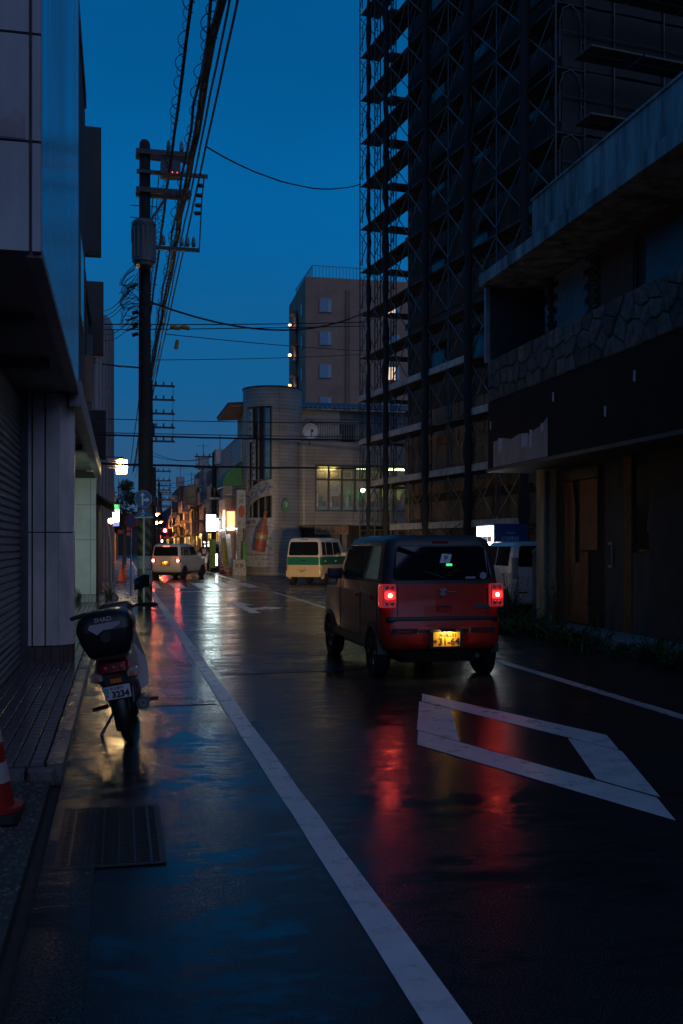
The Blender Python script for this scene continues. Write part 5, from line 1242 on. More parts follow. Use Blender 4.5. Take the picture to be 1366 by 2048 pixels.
# traffic signs on their own post in front of the nearest pole
sp_ = at(288,1213,24.4)
ts = empty('traffic_sign_post', (sp_.x,sp_.y,0)); tag(ts, 'grey post with blue round arrow sign and blue triangular crossing sign', 'traffic sign')
MB().tube([(0,0,0),(0,0,2.78)], .028, 10).build('post', M('post_grey', (.36,.37,.38), .4, metal=.5), ts, 40)
sblue = M('sign_blue', (.012,.09,.26), .35, var=.06); swhite = M('sign_white', (.50,.50,.52), .4, var=.05)
rs = MB().lathe([(.02,-.045),(.195,-.045),(.21,-.04),(.21,-.028),(.02,-.028)], (-.02,0,2.69), axis='Y', n=36).build('round_sign', sblue, ts, 50)
rmr = MB().lathe([(.205,-.05),(.212,-.05),(.212,-.03),(.205,-.03)], (-.02,0,2.69), axis='Y', n=36, ring=True).build('rim', swhite, rs)
arr = [(-.055,-.16),(-.02,-.16),(-.02,-.055),(.055,-.035),(.055,-.075),(.14,-.02),(.055,.04),(.055,.005),(-.02,-.015),(-.02,.08),(.02,.08),(-.037,.165),(-.095,.08),(-.055,.08)]
MB().prism([(x,-.046,2.69+z) for x,z in arr], (0,-.005,0)).build('arrow', swhite, rs)
tri = [(-.225,2.245),(.225,2.245),(.235,2.27),(.03,2.515),(-.03,2.515),(-.235,2.27)]
tsn = MB().prism([(x,-.045,z-.02) for x,z in tri], (0,.016,0)).build('triangle_sign', sblue, ts)
MB().box(-.225,.225,-.05,-.046,2.227,2.243).build('rim', swhite, tsn)
fig = MB()
fig.lathe([(.004,-.052),(.024,-.052),(.024,-.047),(.004,-.047)], (-.02,0,2.40), axis='Y', n=14)
for (a, b, w_) in (((-.02,2.375),(-.03,2.315),.038),((-.03,2.315),(-.075,2.245),.018),((-.03,2.315),(.01,2.25),.018),((-.015,2.365),(.035,2.33),.014),((-.03,2.365),(-.08,2.335),.014)):
    fig.bar((a[0],-.05,a[1]),(b[0],-.05,b[1]),.005,w_)
for x in (-.14,.07,.13): fig.bar((x,-.05,2.262),(x+.05,-.05,2.262),.005,.012)
fig.build('walking_figure', swhite, tsn)
np_ = at(262,1042,31); ns = empty('traffic_sign', (np_.x,np_.y,0)); tag(ns, 'round red-rimmed blue no-parking sign partly behind the triangular sign', 'traffic sign')
MB().tube([(0,0,0),(0,0,np_.z+.25)], .025, 8).build('post', steel, ns)
o_ = MB().lathe([(.02,-.04),(.20,-.04),(.20,-.03),(.02,-.03)], (0,0,np_.z), axis='Y', n=30).build('disc', sblue, ns)
MB().lathe([(.16,-.046),(.215,-.046),(.215,-.03),(.16,-.03)], (0,0,np_.z), axis='Y', n=30, ring=True).build('red_rim', M('sign_red', (.40,.03,.02), .4), o_)
MB().bar((-.13,-.044,np_.z+.13),(.13,-.044,np_.z-.13),.006,.04).build('red_bar', M('sign_red', (.4,.03,.02), .4), o_)

# ================================================================== left pavement clutter
ws = empty('wooden_shop', (-.6,29,0)); tag(ws, 'low shop with dark vertical wooden slats past the arcade pier', 'building')
MB().box(-3,-.62,27.25,34,0,2.9).build('wall', dk2, ws, world=True)
slw = MB().box(-.02,.02,-.05,.05,0,2.55).mesh('slat', M('dark_bamboo', (.10,.075,.05), .6, var=.4))
inv = ROOT[ws.name].inverted()
for i in range(44): inst('slat', slw, ws, inv @ Vector((-.59, 27.35+.15*i, .12)))
MB().prism([(-.62,27.3,2.9),(-.15,27.3,2.62),(-.15,34,2.62),(-.62,34,2.9)], (0,0,.06)).build('eaves', dk, ws, world=True)
rocks = []
for i in range(9):
    k = MB(); r = random.uniform(.10,.2); p = Vector((-.35+random.uniform(-.15,.22), 27.0+.26*i, .06)); vs = []
    for (h, rr) in ((-.05,.8),(.08,1),(.18,.75),(.24,.3)):
        for j in range(7): a = j*2*math.pi/7; q = r*rr*random.uniform(.8,1.15); vs.append(p+Vector((q*math.cos(a), q*math.sin(a), h*r/.18)))
    fs = [[i2*7+j,i2*7+(j+1)%7,(i2+1)*7+(j+1)%7,(i2+1)*7+j] for i2 in range(3) for j in range(7)]+[[21+j for j in range(7)]]
    o = k.add(vs, fs).build('garden_rock', M('garden_rock', (.26,.22,.19), .6, var=.4, scale=12, bump=.4, bscale=20), None, 40)
    tag(o, 'rough garden rock edging the wooden shop front', 'rock', 'rocks along the wooden shop')
# warm wall lamp on bracket with ribbed box, lit pictogram sign, small lamp
def lamp_thing(name, label, p, mat, shape, cat='lamp'):
    e_ = empty(name, p); tag(e_, label, cat); return e_
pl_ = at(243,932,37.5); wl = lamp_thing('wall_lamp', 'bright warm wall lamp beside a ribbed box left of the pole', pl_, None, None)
MB().lathe([(.03,-.26),(.10,-.24),(.13,0),(.12,.20),(.05,.26)], n=16).build('bulb', LAMP('wall_lamp_warm', (1,.60,.22), 120), wl, 60)
MB().lathe([(.15,.24),(.16,.27),(.05,.34)], n=16).build('cap', black, wl, 50)
MB().lathe([(.20,-.30),(.24,.0),(.22,.26),(.20,.26),(.22,0),(.18,-.30)], (.0,.10,0), n=20, a0=R(10), a1=R(170)).build('reflector', LAMP('amber_halo', (1,.42,.10), 1.1), wl, 50)  # orange halo of the lamp, put in as a glowing shell
MB().bar((0,0,.32),(-.62,0,.34),.04).build('bracket', darksteel, wl)
for i in range(4): MB().box(-.50,-.13,-.12,.12,-.08+.10*i,-.03+.10*i).build('rib', M('rib_grey', (.35,.32,.30), .5), wl)
MB().tube([(-.10,0,-.3),(-.12,0,-1.6)], .015, 6).build('cord', wire_m, wl)
pl2 = at(222,1042,37); l2 = lamp_thing('door_lamp', 'small warm lamp beside the lit striped sign on the left', pl2, None, None)
MB().lathe([(.02,-.1),(.10,-.05),(.10,.06),(.02,.1)], n=14).build('bulb', LAMP('door_lamp_warm', (1,.68,.3), 30), l2, 60)
MB().bar((0,0,.1),(-.5,.1,.14),.03).build('bracket', darksteel, l2)
ps = at(232,1030,40); ls = empty('lit_sign', ps); tag(ls, 'lit green, white and blue projecting sign on the left', 'sign')
MB().bbox(-.135,.135,-.07,.07,-.45,.42,.01).build('case', white_paint, ls)
for (z0,z1,c_,nm,s_) in ((.22,.41,(.05,.9,.2),'green',1.6),(-.28,.215,(.85,1,.95),'white',6),(-.44,-.285,(.1,.2,.9),'blue',1.2)):
    MB().box(-.12,.12,-.078,-.071,z0,z1).build('face', LAMP('lit_face_'+nm, c_, s_), ls); MB().box(-.12,.12,.071,.078,z0,z1).build('face', LAMP('lit_face_'+nm, c_, s_), ls)
MB().bar((-.13,0,0),(-.7,0,0),.05).build('bracket', darksteel, ls)
hp = empty('curved_pipe', at(215,1190,34)); tag(hp, 'pale curved pipe running down beside the small warm lamp', 'pipe')
MB().tube([at(214,1045,36),at(219,1080,35.5),at(221,1120,35),at(221,1160,34.6),at(222,1192,34)], .045, 8).build('pipe', M('pipe_pale', (.45,.38,.30), .4), hp, 50, world=True)
# cones
cone_o = M('cone_orange', (.55,.06,.012), .45, var=.1); cone_r = M('cone_red', (.26,.014,.010), .45, var=.15); cone_w = M('cone_white', (.36,.33,.32), .5, var=.12)
def cone(label, p, h, m_, bands=True, base=black):
    e_ = empty('traffic_cone', p); tag(e_, label, 'traffic cone')
    s_ = h/.7
    MB().lathe([(.175*s_,.04*s_),(.15*s_,.05*s_),(.032*s_,.68*s_),(.02*s_,.7*s_)], n=24).build('cone', m_, e_, 50)
    if bands:
        for (z0,z1) in ((.20,.31),(.42,.52),(.58,.64)):
            r0 = .15-(z0-.05)*.1873; r1 = .15-(z1-.05)*.1873
            MB().lathe([(r0*s_+.004,z0*s_),(r1*s_+.004,z1*s_)], n=24).build('reflective_band', cone_w, e_, 50)
    MB().bbox(-.19*s_,.19*s_,-.19*s_,.19*s_,0,.045*s_,.03).build('base', base, e_); return e_
cn1 = cone('red and white traffic cone on the gravel at the lower left edge', (-.725,5.89,.05), .70, cone_r)
MB().lathe([(.15,.046),(.20,.047),(.20,.066),(.15,.07)], n=20, ring=True).build('weight_ring', cone_r, cn1, 50)
pc = at(243,1165,42); cone('plain orange cone in front of the banded cone on the left pavement', (pc.x,pc.y,.01), .75, cone_o, False)
pc = at(250,1152,46); cone('orange cone with white bands behind the plain cone on the left pavement', (pc.x,pc.y,.01), .70, cone_o)
pc = at(455,1148,52.5); cone('orange cone with white bands at the foot of the tiled pier across the street', (pc.x,pc.y,.0), .62, cone_o)
pc = at(444,1146,56); cone('red cone with white bands beside the yellow banner', (pc.x,pc.y,.0), .62, cone_r)
br_ = empty('barrier_rail', at(236,1185,38)); tag(br_, 'small metal barrier rail in front of the orange cones', 'barrier')
pb = at(236,1185,38); 
MB().tube([(pb.x-.15,pb.y,0),(pb.x-.15,pb.y,.62),(pb.x+.25,pb.y+.1,.62),(pb.x+.25,pb.y+.1,0)], .02, 6).build('rail', steel, br_, 40, world=True)
fb = MB().tube([at(236,1170,37.5),at(243,1163,39)], .02, 6)

# left far buildings, shop fronts, tree
lf_ = empty('shop_row', (-1.2,60,0)); tag(lf_, 'row of low shop fronts behind the utility pole on the left', 'building')
MB().box(-9,-1.0,37,45,0,5.4).build('wall', M('left_row_grey', (.22,.20,.19), .7, var=.3, streak=4), lf_, world=True)
MB().box(-9,-.7,57,76,0,6.8).build('wall', M('left_row_tan', (.26,.21,.17), .7, var=.3, streak=4), lf_, world=True)
MB().box(-9,-.4,77,110,0,6.0).build('wall', M('left_row_grey', (.22,.2,.19), .7), lf_, world=True)
for y in (39,41.5,59,62.5,66): 
    f_ = MB().box(-1.02 if y < 50 else -.72,-.96 if y < 50 else -.66,y,y+1.8,.3,2.3).build('shop_window', M('shop_warm', (.3,.2,.1), .4, emit=(1,.62,.28), estr=.9), lf_, world=True)
    for k_ in range(4): MB().box(-.955 if y < 50 else -.655,-.93 if y < 50 else -.63,y+.5*k_,y+.06+.5*k_,.3,2.3).build('lattice_bar', dk, f_, world=True)
rs_ = at(248,1065,48); e_ = empty('red_shop_signs', rs_); tag(e_, 'small red and white shop signs hung low behind the orange cones', 'sign')
for (dx,dz,c_) in ((-.3,-.05,(.45,.05,.04)),(.12,.1,(.45,.04,.04)),(.12,-.16,(.45,.1,.08))): MB().box(dx,dx+.26,0,.05,dz,dz+.18).build('board', M('board_red_%d' % int(100*c_[1]), c_, .5, var=.5, scale=20), e_)
MB().tube([(0,.05,.2),(0,.05,-rs_.z)], .02, 6).build('post', steel, e_)
def leaf_mass(mb, c, rad, n, size, rng):
    for i in range(n):
        while True:
            v = Vector((rng.uniform(-1,1), rng.uniform(-1,1), rng.uniform(-1,1)))
            if .25 < v.length < 1: break
        p = Vector(c)+Vector((v.x*rad[0], v.y*rad[1], v.z*rad[2]))
        a = Vector((rng.uniform(-1,1), rng.uniform(-1,1), rng.uniform(-.6,.6))).normalized(); b = a.orthogonal().normalized(); s_ = size*rng.uniform(.6,1.3)
        mb.add([p, p+a*s_*.5+b*s_*.28, p+a*s_, p+a*s_*.5-b*s_*.28], [(0,1,2,3)])
leaf_d = M('leaf_dark', (.035,.055,.025), .5, var=.4); leaf_g = M('leaf_green', (.04,.10,.025), .5, var=.4); bark = M('bark', (.09,.065,.045), .8, var=.3)
tp_ = at(248,1000,56); tr_ = empty('street_tree', (tp_.x,tp_.y,0)); tag(tr_, 'dark leafy tree on the left pavement under the warm lamp', 'tree')
MB().tube([(0,0,0),(.05,0,1.5),(-.05,0,2.6),(.1,0,3.6)], [.12,.10,.08,.04], 8).build('trunk', bark, tr_, 40)
cm_ = MB(); rng = random.Random(5)
for (cx,cz,r_) in ((0,4.0,.75),(-.45,3.2,.6),(.4,3.1,.6),(.1,4.9,.45),(-.2,2.5,.4),(.45,4.2,.45)): leaf_mass(cm_, (cx,rng.uniform(-.3,.3),cz), (r_,r_,r_*.8), 420, .16, rng)
cm_.build('crown', leaf_d, tr_)
def weed(label, p, h, n, spread, mat=None, name='weed', group=None, seed=0):
    rng = random.Random(seed); e_ = empty(name, p); tag(e_, label, 'plant', group)
    st_ = MB(); lv = MB()
    for i in range(n):
        a = rng.uniform(0,6.28); l_ = rng.uniform(.2,1)*spread; hh = h*rng.uniform(.55,1)
        base = Vector((rng.uniform(-.08,.08), rng.uniform(-.08,.08), 0)); tipv = Vector((l_*math.cos(a), l_*math.sin(a), hh))
        pts = [base, base.lerp(tipv,.5)+Vector((0,0,hh*.12)), tipv]; st_.tube(pts, [.006,.005,.002], 4)
        for j in range(12):
            f = .15+.85*j/12; q = base.lerp(tipv, f)+Vector((0,0,hh*.12*4*f*(1-f)*.5)); b_ = rng.uniform(0,6.28); ll = rng.uniform(.06,.13)
            d = Vector((math.cos(b_), math.sin(b_), rng.uniform(-.3,.4))); s_ = Vector((-math.sin(b_), math.cos(b_), 0))*ll*.16
            lv.add([q, q+d*ll*.5+s_, q+d*ll, q+d*ll*.5-s_], [(0,1,2,3)])
    st_.build('stem', leaf_d, e_); lv.build('leaves', mat or leaf_g, e_); return e_
weed('small bush with yellow-green leaves among the garden rocks', (-.28,27.1,.1), .55, 16, .3, M('leaf_yellow', (.20,.22,.03), .5), seed=2)
weed('weeds growing along the foot of the arcade pier', (-1.05,26.45,.1), .35, 12, .2, seed=3)
weed('tall weed in front of the ochre door of the abandoned building', (7.75,16.9,.0), 1.25, 26, .35, seed=4)
weed('bushy weed at the corner pier of the abandoned building', (7.35,18.1,.0), 1.15, 34, .5, seed=5)
weed('low weed beside the wall below the intercom', (7.85,15.6,.11), .6, 12, .2, seed=6)
def weed_mass(label, spots):
    rng = random.Random(9); k = MB()
    for (x,y,h) in spots:
        for i in range(22):
            a = rng.uniform(0,6.28); l_ = rng.uniform(.1,.35); hh = h*rng.uniform(.5,1); b0 = Vector((x+rng.uniform(-.2,.2), y+rng.uniform(-.2,.2), 0))
            tip = b0+Vector((l_*math.cos(a), l_*math.sin(a), hh)); s_ = Vector((-math.sin(a), math.cos(a), 0))*.012
            k.add([b0-s_, b0+s_, b0.lerp(tip,.6)+s_+Vector((0,0,hh*.12)), tip, b0.lerp(tip,.6)-s_+Vector((0,0,hh*.12))], [(0,1,2,3,4)])
            for j in range(7):
                q = b0.lerp(tip, .3+.1*j); b_ = rng.uniform(0,6.28); ll = rng.uniform(.05,.12); d = Vector((math.cos(b_), math.sin(b_), rng.uniform(-.2,.5))); w2 = Vector((-math.sin(b_), math.cos(b_), 0))*ll*.2
                k.add([q, q+d*ll*.5+w2, q+d*ll, q+d*ll*.5-w2], [(0,1,2,3)])
    o = k.build('weeds', leaf_g); tag(o, label, 'weeds', kind='stuff')
rng = random.Random(4)
weed_mass('low weeds on the wet verge in front of the white hatchback', [(rng.uniform(5.9,7.6), rng.uniform(17.8,20.9), rng.uniform(.25,.75)) for i in range(34)])
weed_mass('dark low weeds along the step of the abandoned building', [(rng.uniform(6.8,7.35), rng.uniform(9.5,17.5), rng.uniform(.12,.4)) for i in range(30)])

# ================================================================== far street, right side
def facade(name, label, x0, x1, y0, y1, h, mat, wins=(), roof=None):
    e_ = empty(name, (x0,(y0+y1)/2,0)); tag(e_, label, 'building')
    MB().box(x0,x1,y0,y1,0,h).build('wall', mat, e_, world=True)
    if roof: MB().box(x0-.15,x1,y0-.05,y1+.05,h,h+.25).build('parapet', roof, e_, world=True)
    for (ya,yb,z0,z1,m_) in wins:
        f_ = MB().box(x0-.04,x0+.02,ya,yb,z0,z1).build('window', darksteel, e_, world=True)
        MB().box(x0-.052,x0-.041,ya+.08,yb-.08,z0+.08,z1-.08).build('pane', m_, f_, world=True)
        if z0 < 1:
            yy = ya+.3
            while yy < yb-.2: MB().box(x0-.09,x0-.053,yy,yy+random.uniform(.06,.4),z0+.05,z1-random.uniform(.1,.9)).build('door_panel', random.choice((dk, dk2, M('shop_red', (.3,.06,.04), .6), M('shop_tan', (.3,.24,.15), .6))), f_, world=True); yy += random.uniform(.55,.9)
            MB().prism([(x0-.05,ya-.2,z1+.15),(x0-.6,ya-.2,z1-.1),(x0-.6,yb+.2,z1-.1),(x0-.05,yb+.2,z1+.15)], (0,0,.05)).build('awning', random.choice((M('awn_red', (.3,.05,.04), .6), M('awn_grn', (.05,.16,.07), .6), dk2)), e_, world=True)
    return e_
pd = M('pane_dusk', (.03,.04,.05), .1); pwarm = M('pane_warm', (.4,.3,.15), .4, emit=(1,.6,.25), estr=.8); pgold = M('pane_gold', (.4,.3,.1), .4, emit=(1,.66,.2), estr=1.3)
facade('pink_shop_building', 'pinkish two-storey shop building next to the corner building', 6.55, 14, 66.2, 78, 7.0, M('pink_wall', (.40,.27,.24), .7, var=.2, streak=5), [(68,70,3.8,5.2,pd),(72,74,3.8,5.2,pd),(67,70.5,.3,2.5,pwarm),(72,76,.3,2.5,pgold)])
bay = facade('pink_bay', 'pink projecting shop bay with lit posters beside the vertical sign', 5.95, 6.5, 57.5, 61.5, 4.3, M('bay_pink', (.46,.26,.22), .6, var=.1))
bay.children[0].location.z = 0
pb_ = bay
for (y0,y1,m_) in ((57.9,59.0,LAMP('poster_orange', (1,.45,.18), 2.2)),(59.2,60.2,M('poster_dark', (.06,.05,.05), .5))): MB().box(5.92,5.945,y0,y1,2.55,3.6).build('poster', m_, pb_, world=True)
MB().box(6.0,6.45,57.44,57.49,2.4,3.5).build('poster', LAMP('poster_orange', (1,.45,.18), 2.2), pb_, world=True)
facade('balcony_building', 'far building with rounded lit ochre balcony on the right row', 6.4, 14, 78.5, 88, 7.6, M('grey_pink', (.28,.24,.24), .7, var=.2), [(80,82,5.6,6.8,pd),(84,86,5.6,6.8,pd),(80,86,.3,2.4,pgold)])
oc = empty('ochre_balcony', (6,84,5)); tag(oc, 'rounded ochre balcony jutting out over the far street', 'balcony')
MB().arc((6.5,82.5), 1.4, R(110), R(250), 5.0, 6.3, .2, 12).build('front', M('ochre_balcony', (.46,.30,.14), .6, var=.2), oc, 50, world=True)
MB().arc((6.5,82.5), 1.35, R(110), R(250), 4.9, 5.0, 1.3, 12).build('floor', concrete, oc, 50, world=True)
facade('grey_block', 'pale grey blank block further along the right row', 6.2, 14, 89, 101, 6.0, M('pale_block', (.36,.33,.33), .7, var=.15, streak=4), [(91,94,.3,2.4,pgold),(96,99,.3,2.4,pwarm)])
facade('dark_house', 'dark house beyond the grey block on the right row', 6.0, 14, 103, 120, 7.6, dk2, [(104,108,.3,2.4,pwarm),(111,115,.3,2.4,pgold)])
facade('end_house', 'low house far down the right row', 5.9, 14, 122, 160, 6.2, dk, [(124,130,.3,2.4,pwarm)])
eh = empty('end_of_street_house', (2,205,0)); tag(eh, 'dark gabled house closing the end of the street', 'building')
MB().box(-6,12,204,214,0,5.5).build('wall', dk2, eh, world=True)
MB().prism([(-7,203.5,5.5),(13,203.5,5.5),(9,203.5,7.9),(-2,203.5,7.9)], (0,11,0)).build('roof', M('roof_red_dark', (.12,.05,.05), .7), eh, world=True)
facade('left_end_row', 'dark row of buildings far down the left side', -12, -.2, 112, 200, 6.5, dk)
tb = empty('back_town', (30,150,0)); tag(tb, 'distant low town block behind the parking lot', 'building')
MB().box(22,60,60,75,0,9).build('wall', dk2, tb, world=True); MB().box(-40,-10,60,140,0,9).build('wall', dk, tb, world=True)
# pipes, air conditioners, meters and balconies on the right row
rngc = random.Random(21)
for bn_, x0, y0, y1, h in (('pink_shop_building',6.55,66.2,78,7.0),('balcony_building',6.4,78.5,88,7.6),('grey_block',6.2,89,101,6.0),('dark_house',6.0,103,120,7.6)):
    e_ = bpy.data.objects[bn_]
    for i in range(5):
        y = rngc.uniform(y0+.3,y1-1.2); z = rngc.uniform(2.9,h-1.2)
        MB().bbox(x0-.42,x0-.02,y,y+.85,z,z+.6,.02).build('air_conditioner', M('ac_case', (.40,.38,.36), .5), e_, world=True)
        MB().tube([(x0-.06,y+1.0,0),(x0-.06,y+1.0,h)], .05, 6).build('down_pipe', M('pipe_brown', (.18,.14,.12), .5), e_, world=True)
    for i in range(3):
        y = rngc.uniform(y0+.3,y1-2.5); z = rngc.choice((3.4,4.6))
        MB().box(x0-.75,x0-.02,y,y+2.2,z,z+.12).build('balcony_floor', concrete, e_, world=True)
        MB().box(x0-.75,x0-.70,y,y+2.2,z+.12,z+.95).build('balcony_front', M('balc_%d' % i, ((.30,.24,.22),(.22,.2,.2),(.34,.30,.24))[i], .7, var=.3), e_, world=True)
    for i in range(3):
        y = y0+.12; MB().box(x0+.25+.75*i,x0+.75+.75*i,y0-.06,y0-.02,3.6,4.8).build('end_window', pd, e_, world=True)
    MB().bbox(x0-.3,x0+.5,y0+1,y0+2.2,h,h+1.0,.05).build('water_tank', M('tank_grey', (.3,.3,.31), .5), e_, world=True)
    MB().tube([(x0+.2,y0+3,h),(x0+.2,y0+3,h+2.2)], .03, 5).bar((x0-.3,y0+3,h+2.0),(x0+.7,y0+3,h+2.0),.03).build('aerial', darksteel, e_, world=True)
# lit signs of the right row
def lit_sign(label, px0, px1, py0, py1, d, mat, depth=.18, txt=None, tm=None, ts=.2, post=True):
    a, b = at(px0,py1,d), at(px1,py0,d); cx, cy_ = (a.x+b.x)/2, (a.y+b.y)/2
    e_ = empty('lit_sign', (cx,cy_,a.z), -TH*.5); tag(e_, label, 'sign'); w2 = (b-a).to_2d().length/2; h_ = b.z-a.z
    MB().bbox(-w2,w2,-depth/2,depth/2,0,h_,.01).build('case', M('sign_case', (.3,.3,.3), .5), e_)
    for s in (-1,1): MB().box(-w2+.03,w2-.03,s*depth/2 if s > 0 else -depth/2-.008,s*depth/2+.008 if s > 0 else -depth/2,.03,h_-.03).build('face', mat, e_)
    if txt:
        for i, ch in enumerate(txt): lettering(ch, ts, tm, e_, (0,-depth/2-.012,h_-(i+.5)*h_/len(txt)), world=False)
    if post: MB().bar((w2,0,h_*.7),(w2+1.0,0,h_*.7),.05).build('bracket', darksteel, e_)
    return e_
lit_sign('large bright white projecting sign on the right side of the far street', 412,432,1029,1063, 60, LAMP('sign_white_bright', (.80,1,.97), 15))
lit_sign('white lit panel just behind the large bright sign', 431,438,1036,1062, 61.5, LAMP('sign_white_b', (.85,1,.97), 10))
lit_sign('small white lit stand sign on the pavement by the dark car', 425,436,1107,1132, 58, LAMP('stand_white', (.9,1,1), 8), post=False)
lit_sign('pink neon sign far down the street', 368,374,1055,1069, 120, LAMP('neon_pink', (1,.12,.5), 9), txt='酒場', tm=LAMP('neon_core', (1,.7,.9), 8), ts=.35)
lit_sign('white glowing sign low above the street behind the white wagon', 375,383,1074,1086, 100, LAMP('sign_white_c', (.9,1,.9), 9))
lit_sign('second small white glowing sign beside the low white one', 385,391,1073,1080, 95, LAMP('sign_white_c', (.9,1,.9), 9))
lit_sign('warm yellow lit shop sign in the far right row', 391,398,1078,1088, 88, LAMP('sign_gold', (1,.7,.2), 9))
lit_sign('slim white paper lantern sign hanging over the pedestrian', 406,411,1082,1098, 62, LAMP('lantern_white', (.9,1,1), 7))
lit_sign('slim yellow paper lantern sign beside the white one', 415,419,1082,1094, 63, LAMP('lantern_yellow', (1,.75,.15), 5))
lit_sign('orange shop board under the grey block', 397,409,1046,1063, 84, M('board_orange', (.6,.3,.08), .5, emit=(1,.5,.15), estr=.35))
lit_sign('vertical white sign with red marks by the neon', 375,382,1041,1068, 98, M('board_whitered', (.45,.35,.34), .5), txt='居酒', tm=ink_r, ts=.5)
lit_sign('white sign with dark squares beside the orange board', 384,392,1044,1062, 96, M('board_grey', (.4,.38,.36), .5), txt='寿司', tm=ink, ts=.5)
lit_sign('tall yellow vertical sign behind the slim pole', 428,433,998,1034, 70, M('board_yellow', (.42,.36,.05), .5))
lit_sign('small dark cube sign under the green awning', 446,464,972,990, 53.5, M('board_dark', (.08,.09,.10), .4))
lit_sign('small red lit sign just above the roof of the white wagon on the left', 318,322,1070,1078, 118, LAMP('s_red', (1,.1,.06), 4))
lit_sign('tiny white lit sign between the orange lamps and the red signal', 322,326,1079,1085, 112, LAMP('sign_white_c', (.9,1,.9), 9))
lit_sign('amber lit box sign over the middle of the right row', 399,405,1066,1073, 80, LAMP('s_amber', (1,.5,.12), 4))
lit_sign('greenish lit vending front low behind the pedestrian', 397,402,1096,1112, 72, LAMP('s_green', (.6,1,.6), 3), post=False)
lit_sign('red hanging shop curtain sign beside the yellow lantern', 420,424,1080,1094, 65, M('board_redcloth', (.4,.05,.04), .6, emit=(1,.15,.08), estr=.4))
lit_sign('pale blue vertical sign beyond the neon', 363,366,1046,1058, 135, M('board_paleblue', (.25,.3,.4), .5))
lit_sign('dim white vertical sign above the orange shop board', 406,411,1022,1044, 82, M('board_dimwhite', (.42,.40,.38), .5), txt='焼鳥', tm=ink_r, ts=.5)
lit_sign('warm bare bulb sign far right row nearest the wagon roof', 392,395,1067,1072, 92, LAMP('s_bulb', (1,.75,.4), 12))
wl2 = empty('shop_lamp', at(462,1057,55)); tag(wl2, 'white shop lamp under the pink bay', 'lamp')
MB().lathe([(.02,-.07),(.2,-.05),(.22,.03),(.05,.08)], n=16).build('shade', LAMP('shop_lamp_white', (.95,1,.95), 14), wl2, 50); MB().bar((0,0,.06),(.6,.3,.1),.03).build('bracket', darksteel, wl2)
wl3 = empty('shop_lamp', at(444,1064,56.5)); tag(wl3, 'tilted teal-white floodlight beside the leaning banner', 'lamp')
MB().prism([(-.18,0,0),(.18,0,.08),(.2,0,.2),(-.15,0,.14)], (0,.15,0)).build('head', M('flood_teal', (.25,.4,.4), .3, emit=(.8,1,1), estr=1.0), wl3); MB().bar((.1,.1,.1),(.6,.3,.3),.03).build('bracket', darksteel, wl3)
# banners and boards by the tiled pier
bn = empty('leaning_banner', at(456,1140,54.5)); tag(bn, 'leaning white cloth banner beside the tiled pier', 'banner')
p0, p1 = at(450,1068,55), at(458,1135,54.5)
MB().prism([p0, p0+Vector((.28,0,0)), p1+Vector((.22,0,0)), p1+Vector((.02,0,0))], (0,.03,0)).build('cloth', M('banner_white', (.45,.42,.40), .7, var=.2), bn, world=True)
MB().tube([p0+Vector((0,.02,.1)), p1+Vector((0,.02,-.3))], .02, 6).build('stick', steel, bn, world=True)
for (px,lab,c_) in ((446,'yellow shop banner between the cones and the pink bay',(.42,.30,.03)),(421,'green and yellow banner behind the pedestrian',(.14,.22,.04))):
    p = at(px,1140,57); e_ = empty('shop_banner', (p.x,p.y,0)); tag(e_, lab, 'banner')
    MB().box(-.02,.3,0,.03,.25,1.9).build('cloth', M('banner_%d' % px, c_, .7, var=.4, scale=8), e_); MB().tube([(-.04,.015,0),(-.04,.015,2.0)], .02, 6).build('stick', steel, e_)
gb = at(489,1120,52.0); e_ = empty('green_board', (gb.x,gb.y,0)); tag(e_, 'narrow green printed board standing at the tower foot', 'board')
MB().bbox(-.10,.12,-.03,.03,.1,1.75,.005).build('board', M('board_green', (.06,.26,.04), .5, var=.5, scale=9), e_); MB().box(-.08,.10,-.1,.1,0,.1).build('foot', black, e_)
ab_ = at(478,1143,51.8); e_ = empty('folding_board', (ab_.x,ab_.y,0)); tag(e_, 'pale folding menu board on the pavement by the round tower', 'board')
for s in (-1,1): MB().prism([(-.30,s*.02,.82),(.30,s*.02,.82),(.34,s*.22,0),(-.34,s*.22,0)], (0,s*.03,0)).build('leaf', M('fold_board', (.52,.42,.28), .6, var=.4, scale=14), e_)
lettering('定食', .24, ink, e_, (0,-.16,.5), right=(1,0,0), up=(0,.25,1), world=False)
# street lamps and signal
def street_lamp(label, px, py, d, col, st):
    p = at(px,py,d); e_ = empty('street_lamp', (p.x-.9,p.y,0)); tag(e_, label, 'street lamp')
    MB().tube([(0,0,0),(0,0,p.z-.4),(.15,0,p.z),(.6,0,p.z+.12)], [.08,.06,.05,.04], 8).build('post', steel, e_, 40)
    MB().stack([(p.z-.02,.30,-.16,.16,.1),(p.z+.14,.22,-.12,.12,.1)],4).build('head', black, e_, 50)
    hd = [c for c in e_.children if c.name.startswith('head')][0]; hd.location = (.9,0,.06)
    MB().lathe([(.03,-.24),(.28,-.16),(.38,.0),(.3,.04)], (.9,0,p.z), n=16).build('lens', LAMP('lamp_%d' % px, col, st), e_, 60)
    MB().lathe([(.40,-.05),(.62,.02),(.50,.10),(.1,.16)], (.9,.1,p.z+.02), n=18).build('reflector', LAMP('lamp_reflector', (1,.36,.07), 1.2), e_, 50); return e_  # glowing orange dish paints the glare around the lens
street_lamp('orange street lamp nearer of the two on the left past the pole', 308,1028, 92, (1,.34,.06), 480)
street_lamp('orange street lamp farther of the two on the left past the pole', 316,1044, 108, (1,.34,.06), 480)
street_lamp('small orange street lamp near the end of the street', 357,1066, 150, (1,.45,.12), 200)
